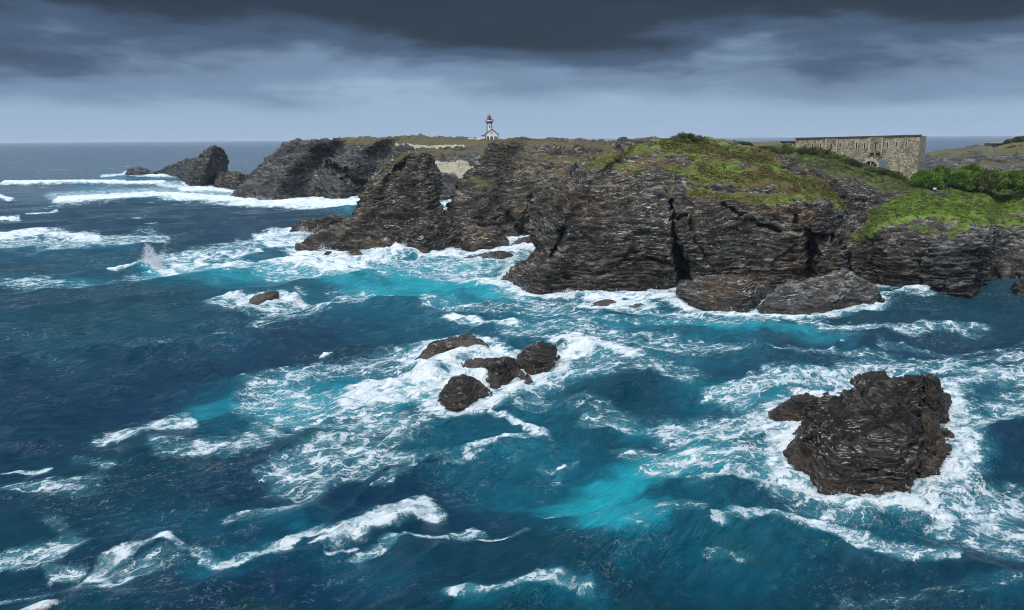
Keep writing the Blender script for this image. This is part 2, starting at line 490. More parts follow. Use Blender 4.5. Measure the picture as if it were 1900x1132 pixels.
LAND = {}
def land(name, net, res, mat, rw=None, kind='structure', label=None, cat=None, origin=None, **kw):
    G = net_surface(net, res, rw)
    sands = kw.pop('sands', None)
    V, at, (nr, nc) = rockify(G, **kw)
    if sands:
        px, py = proj(G.reshape(-1, 3).astype(f32))
        at['sand'] = strokes(px, py, sands)
    o3 = np.array(origin if origin is not None else (0, 0, 0), dtype=f32)
    me = mesh_from(name, V - o3, grid_faces(nr, nc), [mat], True, at)
    ob = link(name, me, loc=o3)
    tag(ob, label, cat, None, kind)
    LAND.setdefault(ob.name, (V, at, nr, nc))
    return ob, V, at, nr, nc
M_GREY = rock_material('grey_schist', base=(0.048, 0.047, 0.045), pale=(0.27, 0.26, 0.24), quartz=0.7, warm=0.15, turf=TURF_LIME, wet=2.2, dark=0.2)
# ------------------------------------------------------------------ headlands (terrain)
DIP = (0.05, 0.02)
main_cols = [
 [(938,523),(950,510,1),(968,497,3),(998,462,8),(986,425,14),(986,390,18),(1010,362,22),(1067,322,31),(1120,292,38),(1152,269,48)],
 [(1003,544),(1007,530,0.5),(1012,515,1),(1030,478,4),(1038,440,7),(1045,402,11),(1060,365,16),(1100,325,24),(1140,293,33),(1176,266.5,47)],
 [(1057,538),(1058,525,0.5),(1060,508,1),(1068,470,3),(1075,430,6),(1085,390,10),(1105,350,16),(1135,315,25),(1165,288,35),(1200,265,48)],
 [(1121,540),(1121,525,0.4),(1122,508,1),(1126,467,2),(1132,427,5),(1140,387,9),(1150,347,16),(1170,312,25),(1190,287,35),(1225,265,48)],
 [(1195,541),(1195,525,0.3),(1195,507,.8),(1195,465,2),(1195,425,4),(1198,385,9),(1205,345,16),(1215,312,25),(1230,285,36),(1250,265.5,48)],
 [(1250,538),(1250,525,.3),(1250,507,.6),(1249,465,1.5),(1247,425,3.5),(1246,385,8.5),(1248,345,16),(1255,312,25),(1266,285,36),(1280,266,48)],
 [(1300,538),(1300,525,.3),(1300,507,.8),(1296,465,2),(1292,425,4),(1290,387,8.5),(1295,347,15.5),(1303,314,25),(1310,288,36),(1318,268,48)],
 [(1350,540),(1350,525,.3),(1350,507,1),(1346,467,2.5),(1342,427,4.5),(1344,390,8.5),(1350,350,15.5),(1355,320,24),(1356,294,35),(1355,270,48)],
 [(1410,540),(1410,525,.3),(1410,507,1),(1410,467,2.5),(1408,432,5),(1406,397,9),(1402,357,15.5),(1400,325,24),(1397,299,35),(1392,278,47)],
 [(1490,540),(1490,525,.4),(1490,507,1),(1488,470,2.5),(1485,438,4),(1480,407,7),(1468,370,13),(1455,338,22),(1440,310,32),(1426,286,43)],
 [(1570,532),(1569,519,.5),(1568,503,1),(1560,472,2.5),(1550,445,5),(1540,415,8),(1530,385,12),(1510,350,20),(1485,322,28),(1452,296,40)],
 [(1626,524),(1628,514,.5),(1630,500,1.5),(1622,468,5),(1602,441,9),(1576,413,12),(1566,388,15),(1545,364,20),(1520,341,27),(1478,308,37)],
]
M1 = dict(carve=[
  ([(1246,375),(1250,430),(1256,475)],6,5.0), ([(1256,470),(1262,500),(1268,530)],15,15.0), ([(1268,490),(1276,535)],13,14.0),
  ([(1252,412),(1262,404),(1280,402)],6,2.2), ([(1280,402),(1292,450),(1312,490)],4,1.6),
  ([(1488,442),(1515,446),(1542,440)],11,9.0), ([(1496,450),(1505,480),(1502,510)],15,9.0), ([(1515,455),(1530,448)],13,8.0),
  ([(1340,385),(1372,405),(1410,425),(1480,440)],5,1.8), ([(1478,400),(1490,415),(1500,440)],6,2.0),
  ([(1044,425),(1036,450),(1024,480)],10,5.0), ([(990,385),(984,425)],8,3.5),
  ([(1200,480),(1235,490),(1250,500)],5,2.0), ([(1560,450),(1575,500),(1580,525)],6,2.0)],
  vegs=[([(1235,270),(1300,280),(1380,290),(1430,305)],32,1.0), ([(1300,318),(1390,328),(1480,342),(1520,356)],36,1.0),
  ([(1250,312),(1262,322)],18,0.9), ([(1285,332),(1310,338)],17,1.0), ([(1280,358),(1340,364),(1400,372),(1460,372)],18,0.8), ([(1530,358),(1560,385)],18,.95),
  ([(1585,436),(1597,446)],11,.9), ([(1090,312),(1150,288),(1220,275)],20,0.55), ([(1470,365),(1530,372)],16,0.6), ([(1150,310),(1230,300)],20,.42), ([(1243,350),(1245,368)],8,.8)])
H1 = land('headland', col_net(main_cols, back=((18,-0.2),(40,-2.0),(70,-9)), wrapr=(-14,22)), 0.17, M_ROCK, [1]*10+[.3,.3,.2], amp=1.0, dip=DIP, seed=1,
     label='big rounded schist headland with a turf cap and a dark cleft down its sea face', **M1)

mid_cols = [
 [(822,455),(834,425,6),(840,397,14),(848,370,22),(862,345,30),(882,315,40),(902,285,50),(924,263,60)],
 [(870,450),(872,420,5),(876,395,10),(884,368,18),(895,340,26),(908,312,36),(925,285,46),(945,262,60)],
 [(940,440),(942,415,3),(944,392,7),(948,365,14),(955,338,24),(963,310,36),(972,284,48),(985,262,62)],
 [(1000,440),(1000,415,3),(1000,392,7),(1003,365,13),(1008,338,22),(1014,310,34),(1022,284,47),(1035,262,62)],
 [(1060,440),(1060,415,3),(1060,392,7),(1060,365,13),(1062,338,22),(1066,310,34),(1070,285,47),(1080,264,62)],
 [(1120,440),(1120,415,3),(1120,392,7),(1120,365,13),(1120,338,22),(1122,310,34),(1126,288,47),(1135,269,62)],
 [(1200,440),(1200,415,3),(1200,392,7),(1200,365,13),(1200,338,22),(1200,310,34),(1200,292,47),(1200,275,62)]]
H2 = land('headland', col_net(mid_cols, wrapr=None), 0.24, M_MID, [1]*8+[.3,.3,.2], amp=1.15, dip=(-0.05,0.03), seed=41, thick=1.15,
     vegs=[([(925,264),(1000,266),(1090,268),(1150,273)],9,0.8), ([(1110,292),(1140,285)],16,.6), ([(950,288),(1040,296),(1110,290)],14,.48), ([(1030,320),(1080,330)],14,.42), ([(880,335),(905,350)],14,.45)],
     carve=[([(985,370),(975,420),(965,440)],10,4.0),([(940,400),(960,425),(985,440)],8,3.0)],
     label='steep brown schist headland with thin bright seams behind the tall stack')

stack_cols = [
 [(561,468),(566,460,1),(580,448,4),(626,430,9),(650,405,14),(666,380,18),(685,345,23),(712,315,27),(752,289,31)],
 [(610,470),(613,458,1),(625,442,4),(652,424,8),(672,400,12),(686,375,16),(703,340,21),(725,312,26),(760,286.5,31)],
 [(670,466),(672,452,1),(680,436,4),(695,417,7),(708,394,11),(716,370,15),(727,336,20),(742,311,25),(770,285.5,31)],
 [(730,466),(731,452,1),(735,436,3),(742,417,6),(748,394,10),(752,370,14),(757,336,19),(765,311,24),(780,285,31)],
 [(780,470),(780,455,1),(780,438,3),(782,418,6),(784,394,10),(785,370,14),(784,336,19),(785,311,24),(790,285,31)],
 [(825,462),(826,450,1),(826,436,3),(824,420,6),(818,400,10),(811,378,14),(809,350,19),(804,318,24),(795,288,31)],
 [(862,458),(860,448,2),(856,437,5),(848,422,9),(835,403,13),(815,385,17),(811,355,22),(806,322,27),(797,292,32)]]
ST = land('sea_stack', col_net(stack_cols, back=((3,-1),(9,-9),(16,-26)), wrapl=(12,14), wrapr=(-10,12)), 0.2, M_MID, [1]*9+[.4,.3,.3], 'thing',
     'tall dark schist stack with steep leaning sides and ragged moss tipped summit', 'sea stack', Wp(720, 466), amp=1.15, dip=(-0.10,0.02), seed=61, thick=1.1,
     vegs=[([(755,288),(795,287)],6,0.75),([(735,300),(750,292)],7,.6)])

far_cols = [
 [(433,366),(436,358,3),(447,345,8),(470,328,16),(488,308,26),(500,292,34),(522,277,44)],
 [(460,373),(466,355,4),(478,340,9),(495,325,17),(512,305,27),(530,288,36),(552,267,48)],
 [(505,373),(508,356,4),(515,340,9),(525,322,17),(545,302,28),(565,283,40),(600,262,55)],
 [(560,366),(562,352,4),(570,338,9),(580,322,18),(600,302,30),(620,283,44),(650,260,64)],
 [(625,370),(625,357,4),(628,343,10),(635,327,20),(648,305,32),(662,285,46),(700,259,68)],
 [(675,362),(680,350,4),(690,338,9),(698,322,18),(708,303,30),(718,285,46),(745,257.5,75)],
 [(760,368),(762,352,5),(765,338,10),(765,320,20),(765,303,34),(770,286,50),(790,258,85)],
 [(830,371),(832,355,3),(835,340,8),(838,325,20),(842,307,45),(845,285,70),(850,259.5,115)],
 [(900,371),(900,355,3),(900,340,8),(900,322,24),(900,303,50),(900,283,78),(900,262,125)],
 [(1000,371),(1000,355,3),(1000,340,8),(1000,322,24),(1000,303,50),(1000,283,78),(1000,263,125)],
 [(1150,371),(1150,355,3),(1150,340,8),(1150,322,24),(1150,303,50),(1150,283,78),(1150,268,125)]]
H3 = land('headland', col_net(far_cols, back=((30,0),(60,-3),(100,-14)), wrapr=None, wrapl=(40,40)), 0.42, M_FAR, [1]*7+[.3,.2,.15], amp=1.5, dip=(0.10,0.0), seed=81, thick=1.5,
     vegs=[([(640,262),(760,262),(860,264),(1000,266)],10,1.0), ([(720,266),(860,268),(960,270)],9,1.0), ([(790,284),(900,282)],14,0.62), ([(660,266),(730,268)],5,.9)],
     sands=[([(735,267),(770,272.5),(860,272.5)],3.2,1.6), ([(800,307),(880,312)],9,1.5), ([(820,318),(880,322)],10,1.5), ([(850,328),(875,330)],8,1.3)],
     carve=[([(612,312),(640,322)],10,12.0),([(620,322),(650,330)],8,8.0),([(640,335),(665,340)],9,8.0),([(590,275),(575,300)],7,1.6)],
     label='far grey headland with a flat grassy top under the white lighthouse')

right_cols = [
 [(1612,522),(1610,497,2),(1605,470,6),(1597,445,10),(1592,430,14),(1602,410,20),(1627,380,28),(1655,352,40)],
 [(1655,533),(1655,505,1),(1650,475,3),(1640,445,7),(1634,422,12),(1641,399,20),(1656,373,29),(1690,348,45)],
 [(1705,534),(1705,509,1),(1702,480,2),(1695,448,5),(1688,420,10),(1688,395,19),(1700,370,30),(1720,346,48)],
 [(1760,530),(1760,507,1),(1760,482,2),(1758,450,5),(1755,424,9),(1755,397,19),(1760,370,31),(1770,346,50)],
 [(1820,528),(1820,505,1),(1822,482,3),(1824,450,6),(1822,427,11),(1820,400,20),(1820,372,32),(1820,347,52)],
 [(1870,514),(1870,499,2),(1870,478,5),(1868,448,9),(1865,422,15),(1862,398,23),(1862,372,34),(1870,348,54)],
 [(1920,520),(1920,500,2),(1920,475,6),(1915,450,10),(1902,425,16),(1895,405,22),(1897,375,33),(1910,349,54)],
 [(2000,520),(2000,500,2),(2000,475,6),(1990,450,10),(1980,425,16),(1975,405,22),(1975,375,33),(1990,349,54)],
 [(2140,520),(2140,500,2),(2140,475,6),(2130,450,10),(2120,425,16),(2110,405,22),(2110,375,33),(2110,349,54)]]
H4 = land('headland', col_net(right_cols, back=((20,0.2),(60,0.5),(90,-14)), wrapr=None, wrapl=(6,30)), 0.18, M_RIGHT, [1]*8+[.5,.2,.2], amp=0.9, dip=(-0.04,0.05), seed=101,
     vegs=[([(1650,400),(1700,385),(1770,390),(1850,388)],34,1.1), ([(1640,365),(1760,360),(1900,360)],34,1.1), ([(1612,428),(1640,400)],20,1.0), ([(1780,410),(1840,412)],18,.8), ([(1690,425),(1740,430)],14,.5), ([(1850,385),(1950,375)],34,1.1), ([(1860,410),(1920,410)],16,.7)],
     label='right hand headland with a bright green mat spilling over its dark cliff')

slope_cols = [
 [(1462,400,187),(1464,370,1),(1470,330,2),(1466,312,6),(1452,292,16),(1430,272,34)],
 [(1520,430,180),(1520,380,1),(1515,340,3),(1512,318,6),(1490,298,16),(1475,282,32)],
 [(1570,440,178),(1570,390,1),(1568,350,3),(1562,326,7),(1545,304,16),(1530,287,30)],
 [(1620,440,176),(1620,400,1),(1615,365,4),(1605,343,8),(1590,320,16),(1580,303,27)],
 [(1655,440,175),(1655,410,1),(1653,378,4),(1650,354,9),(1645,337,15),(1635,315,24)],
 [(1705,440,175),(1705,410,1),(1702,380,4),(1700,360,9),(1698,349,14),(1695,337,20)],
 [(1770,440,175),(1770,410,1),(1770,380,4),(1770,360,9),(1770,350,14),(1770,342,22)]]
H5 = land('hillside', col_net(slope_cols, under=6, back=((8,-1.2),(40,-6),(80,-18)), wrapl=None, wrapr=None), 0.22, M_SLOPE, [1]*6+[.3,.2,.2], amp=0.7, dip=(0.25,0), seed=121,
     vegs=[([(1440,285),(1500,300),(1560,312),(1620,330),(1720,345)],26,1.1), ([(1460,275),(1540,290),(1640,312),(1720,335)],20,1.1), ([(1640,350),(1700,352)],14,.9), ([(1500,310),(1540,316)],8,.6)],
     label='dark rock gully side below the old fort, overgrown along its top')
back_cols = [[(x,330,262),(x,300,8),(x,y+6,30),(x,y,70)] for x,y in ((1120,269),(1200,271),(1290,271),(1330,269),(1390,268.5),(1440,266),(1480,266),(1540,268),(1620,276),(1685,302))]
H6 = land('moorland', col_net(back_cols, under=4, back=((30,0),(60,-1),(90,-12)), wrapl=None, wrapr=None), 0.6, M_FAR, [.5,1,1,.3,.2,.2], amp=0.35, seed=131,
     vegs=[([(1120,272),(1540,272)],20,.75)], label='low brown moor behind the turf cap')
coast = ((1670,296,330),(1704,290,330),(1740,284,330),(1780,277.5,335),(1815,273,340),(1842,274,345),(1868,268,345),(1884,262,350),(1902,257,350),(1950,247,350),(2040,236,350),(2150,230,350))
coast_cols = [[(x,345,255),(x,332,10),(x,(310+y)/2+8,35),(x,(300+2*y)/3+3,55),(x,y,d-255)] for x,y,d in coast]
H7 = land('hillside', col_net(coast_cols, under=4, back=((40,-1.5),(80,-8),(120,-24)), wrapl=None, wrapr=None), 0.5, M_FAR, [.5,1,1,1,.3,.2,.2], amp=0.9, seed=141, dip=(0.3,0),
     vegs=[([(1720,288),(1780,282),(1830,276)],7,.8), ([(1740,293),(1830,285)],5,.55), ([(1830,290),(1880,285)],8,.9), ([(1860,278),(1930,265),(2000,250)],22,1.1), ([(1780,310),(1930,305)],10,.6)],
     label='low heath and rock slope running up to the small bunker')

# ------------------------------------------------------------------ sea rocks (things)
def rock(name, label, cat, top, foot, depth, res, mat, group=None, n=9, seed=0, rise=0.55, bulge=0.25, amp=0.6, mids=(0.3, 0.65), **kw):
    net = outline_net(top, foot, depth, n, bulge, rise, mids=mids)
    org = net[1].mean(axis=0); org[2] = 0
    ob, V, at, nr, nc = land(name, net, res, mat, [1] * (2 + len(mids)) + [1, .6], 'thing', label, cat, org, amp=amp, seed=seed, **kw)
    if group: ob['group'] = group
    return ob
G1 = 'low rocks awash in the surf'

big_cols = [
 [(1466,853),(1470,843,.3),(1480,834,.8),(1497,816,2.6),(1499,797,4.6),(1502,781,6.6),(1513,769,8.5),(1530,758,10.5)],
 [(1497,894),(1500,882,.3),(1508,872,.6),(1518,846,1.9),(1522,816,4),(1528,786,7),(1542,766,9.3),(1558,749,12)],
 [(1545,910),(1547,891,.3),(1552,880,.5),(1558,850,1.6),(1564,815,4),(1570,782,7.5),(1578,755,10.5),(1588,727,13)],
 [(1590,912),(1592,893,.3),(1595,882,.5),(1600,850,1.5),(1604,812,4),(1606,775,8),(1604,742,11),(1600,708,14.5)],
 [(1630,914),(1631,895,.3),(1632,883,.5),(1633,850,1.5),(1634,811,4),(1635,772,8.2),(1637,737,12),(1640,700,15.5)],
 [(1664,915),(1664,895,.3),(1663,884,.5),(1662,850,1.5),(1660,810,4),(1662,770,8.5),(1668,735,12.2),(1676,697,16)],
 [(1690,899),(1690,887,.3),(1692,875,.4),(1692,845,1.4),(1694,805,4),(1697,765,8.5),(1702,730,12.4),(1708,697,16.3)],
 [(1706,886),(1707,880,.6),(1709,862,2),(1709,838,4.2),(1708,802,8),(1712,767,11.3),(1718,735,14.5),(1726,703,17.5)],
 [(1740,869),(1740,859,.2),(1742,849,.6),(1741,836,1.6),(1736,808,4.6),(1731,775,8.8),(1731,745,12.4),(1735,717,16)],
 [(1766,846),(1767,842,.2),(1766,837,.5),(1760,828,1.2),(1750,808,4),(1742,780,8),(1740,753,12),(1743,728,15.5)]]
land('sea_rock', col_net(big_cols, under=2.0, back=((1.5,-.6),(5,-3.5),(9,-8)), wrapl=(2.5,6), wrapr=(-2.5,6)), 0.055, M_DARK, [1]*8+[.6,.4,.4], 'thing',
     'largest dark rock of sloping bedded slabs standing alone in a wide ring of foam', 'rock', Wp(1610, 900), amp=0.95, dip=(0.12,-0.16), seed=205, size=0.55, lump=0.45, blocks=1.35, strike=12, thick=0.9,
     carve=[([(1692,735),(1705,800),(1702,860),(1698,900)],10,1.1),([(1510,822),(1560,808),(1610,812)],6,.5),([(1570,760),(1640,752),(1690,756)],6,.6),([(1600,880),(1660,872)],5,.4)])
rock('sea_rock', 'low brown ledge reaching out from the left flank of the largest foam ringed rock', 'rock',
     [(1428,770),(1445,762),(1470,752),(1500,745),(1530,738),(1560,735)], [(1430,776),(1450,784),(1475,788),(1500,782),(1530,775),(1560,770)], 6, 0.06, M_DARK, seed=211, rise=0.3, amp=0.6, size=.5, dip=(0.1,-0.2))
rock('sea_rock', 'low broken brown shelf behind the right shoulder of the largest foam ringed rock', 'rock',
     [(1690,712),(1710,696),(1735,700),(1748,722),(1764,742),(1765,756)], [(1692,760),(1715,790),(1735,800),(1745,785),(1755,770),(1764,760)], 8, 0.06, M_DARK, seed=221, rise=0.4, amp=0.7, size=.5, dip=(0.1,-0.2))
rock('sea_rock', 'flat topped wave swept rock, rearmost of the cluster in mid channel', 'rock',
     [(771,670),(786,658),(804,645),(828,638),(850,629),(863,629),(897,633),(905,650),(914,658)], [(772,673),(797,672),(828,666),(850,660),(871,656),(895,660),(914,661)], 9, 0.075, M_DARK, G1, seed=231, size=.6, blocks=1.5, lump=.5, rise=0.5, amp=0.5)
rock('sea_rock', 'long notched rock at the heart of the wave swept cluster in mid channel', 'rock',
     [(851,682),(863,672),(876,667),(905,668),(914,678),(932,670),(950,670),(957,682),(971,692),(989,708)], [(852,688),(876,692),(897,698),(910,715),(920,727),(945,709),(956,706),(979,716),(989,710)], 9, 0.07, M_DARK, G1, seed=241, size=.6, blocks=1.5, lump=.5, rise=0.45, amp=0.5)
rock('sea_rock', 'rounded dome rock with foam running off its front, nearest of the mid channel cluster', 'rock',
     [(819,740),(826,721),(839,707),(860,699),(876,702),(897,716),(911,731)], [(818,745),(824,759),(839,764),(865,757),(883,745),(911,738)], 7.5, 0.06, M_DARK, G1, seed=251, size=.6, blocks=1.5, lump=.5, rise=0.6, bulge=0.5, amp=0.5)
rock('sea_rock', 'brown topped rock at the right end of the wave swept mid channel cluster', 'rock',
     [(954,676),(969,656),(985,643),(1003,640),(1019,637),(1035,645),(1031,668)], [(956,680),(977,691),(987,694),(1004,689),(1016,685),(1024,676),(1031,672)], 7.5, 0.07, M_DARK, G1, seed=261, size=.6, blocks=1.5, lump=.5, rise=0.55, amp=0.45)
rock('sea_rock', 'thin dark rock back barely breaking a mound of white water', 'rock',
     [(1046,633),(1059,625),(1072,624),(1085,629),(1098,636)], [(1046,635),(1060,634),(1075,634),(1098,638)], 3.5, 0.07, M_DARK, G1, seed=271, size=.55, rise=0.5, amp=0.25)
rock('sea_rock', 'small wedge shaped rock alone in an oval of foam far from the cliffs', 'rock',
     [(457,563),(475,551),(490,545),(501,541),(516,540),(520,549)], [(457,565),(475,564),(490,562),(505,558),(520,552)], 5.5, 0.09, M_DARK, G1, seed=281, size=.55, rise=0.5, amp=0.4)
rock('sea_rock', 'long low rock lying in white water below the brown headland', 'rock',
     [(859,479),(866,475),(883,473),(900,471),(913,470),(936,468.5),(946,470),(953,473)], [(860,482),(875,482.5),(890,481),(905,482.5),(924,482.5),(938,480),(953,475)], 8, 0.14, M_DARK, G1, seed=291, size=.7, rise=0.5, amp=0.5)
rock('boulder', 'whale backed boulder with fine pale bedding at the foot of the cleft', 'boulder',
     [(1254,552),(1260,533),(1289,521),(1315,514),(1367,515),(1406,524),(1432,538)], [(1256,558),(1279,569),(1312,574),(1354,579),(1384,576),(1405,565),(1431,546)], 14, 0.10, M_ROCK, n=11, seed=301, size=.7, rise=0.5, bulge=0.5, amp=0.5, lump=0.8)
rock('boulder', 'broad peaked boulder with a white streaked flank beside the whale backed one', 'boulder',
     [(1406,570),(1426,550),(1459,529),(1485,527),(1508,518),(1540,508),(1573,500),(1590,514),(1612,528),(1629,539),(1637,556)], [(1409,580),(1442,586),(1491,587),(1540,582),(1557,577),(1589,571),(1622,569),(1636,561)], 16, 0.10, M_GREY, n=13, seed=311, size=.7, rise=0.5, bulge=0.45, amp=0.6)
rock('boulder', 'tall blocky buttress stone with a lime green tuft, under the green mat headland', 'boulder',
     [(1711,520),(1714,470),(1738,442),(1765,421),(1795,420),(1818,428),(1831,452),(1828,495),(1824,530)], [(1712,530),(1740,546),(1765,549),(1790,549),(1812,541),(1825,533)], 13, 0.11, M_GREY, n=11, seed=321, rise=0.32, bulge=0.9, amp=0.8, size=.8, blocks=1.2, vegs=[([(1766,434),(1788,425)],12,1.0)])
rock('boulder', 'small pale angular boulder at the right of the blocky buttress', 'boulder',
     [(1838,495),(1846,486),(1857,485),(1868,488),(1877,497),(1884,508)], [(1839,505),(1850,515),(1860,521),(1872,521),(1884,518)], 6, 0.11, M_GREY, seed=331, size=.55, rise=0.5, amp=0.35)
rock('sea_rock', 'low dark shore rock beneath the pale angular boulder, cut by the picture edge', 'rock',
     [(1878,534),(1890,522),(1910,510),(1940,505),(1975,515),(2000,530)], [(1880,540),(1893,549),(1920,553),(1960,552),(2000,545)], 9, 0.12, M_DARK, seed=341, size=.7, rise=0.5, amp=0.5)
rock('sea_rock', 'brown rock hump just awash off the big turf capped headland', 'rock',
     [(1092,568),(1104,562),(1124,557),(1140,560),(1150,567)], [(1092,570),(1110,570),(1130,570.5),(1150,569)], 5, 0.08, M_DARK, G1, seed=351, size=.55, rise=0.5, amp=0.35)
rock('sea_rock', 'tiny brown rock tip awash close to the whale backed boulder', 'rock',
     [(1168,568),(1178,563),(1190,562),(1200,568)], [(1168,570),(1180,571),(1200,570)], 3.5, 0.08, M_DARK, G1, seed=361, size=.55, rise=0.5, amp=0.25)
rock('sea_rock', 'streaming wet rock breaking out of surf at the tall stack left toe', 'rock',
     [(598,476),(606,468),(614,467),(622,476)], [(598,479),(610,481),(622,479)], 4, 0.12, M_DARK, G1, seed=371, size=.7, rise=0.5, amp=0.4)
rock('sea_rock', 'second streaming rock a little further along the tall stack toe', 'rock',
     [(634,477),(645,468),(658,463),(670,467),(680,474)], [(634,480),(655,479),(680,477)], 5, 0.12, M_DARK, G1, seed=381, size=.7, rise=0.5, amp=0.4)
rock('sea_rock', 'dark ragged reef jutting left of the tall stack behind a surge of foam', 'rock',
     [(539,434),(546,420),(575,409),(600,401),(630,404),(652,410)], [(541,438),(560,442),(580,439),(600,441),(625,436),(652,432)], 16, 0.2, M_MID, seed=391, rise=0.45, amp=0.8)
rock('rock_outcrop', 'low layered outcrop block in front of the brown headland with surf at its foot', 'rock',
     [(855,457),(860,430),(880,420),(915,424),(935,438),(945,450),(948,457)], [(855,465),(880,467),(912,464),(930,458),(948,459)], 16, 0.18, M_MID, seed=401, rise=0.45, bulge=0.6, amp=0.7)
rock('sea_rock', 'low dark ledge between the layered outcrop and the big headland', 'rock',
     [(947,455),(960,448),(975,443),(996,439)], [(948,458),(970,456),(996,452)], 8, 0.2, M_MID, seed=411, rise=0.4, amp=0.5)
rock('sea_stack', 'far crouching stack with a blunt raised head and a long tail sloping to the surf', 'sea stack',
     [(285,321),(300,314),(320,305),(340,297),(365,296),(371,291),(371,287),(386,276),(402,273),(413,277),(417,285),(423,290),(416,297),(418,312),(420,326)],
     [(287,324),(310,327),(330,331),(345,340),(352,346),(370,347),(390,343),(405,340),(418,338)], 22, 0.4, M_FAR, n=45, seed=421, rise=0.25, bulge=0.8, amp=0.8, lump=0.45, blocks=1.7)
rock('sea_rock', 'long low rock off the tail of the far crouching stack', 'rock',
     [(232,322),(240,315),(258,311),(272,313),(284,321)], [(233,325),(255,326),(284,324)], 24, 0.4, M_FAR, seed=431, rise=0.4, amp=1.0)
rock('sea_rock', 'reddish brown reef joining the far crouching stack to the grey headland', 'rock',
     [(396,345),(415,325),(430,320),(452,324),(464,330)], [(398,349),(420,352),(440,353),(464,350)], 26, 0.35, M_MID, seed=441, rise=0.4, amp=1.2)

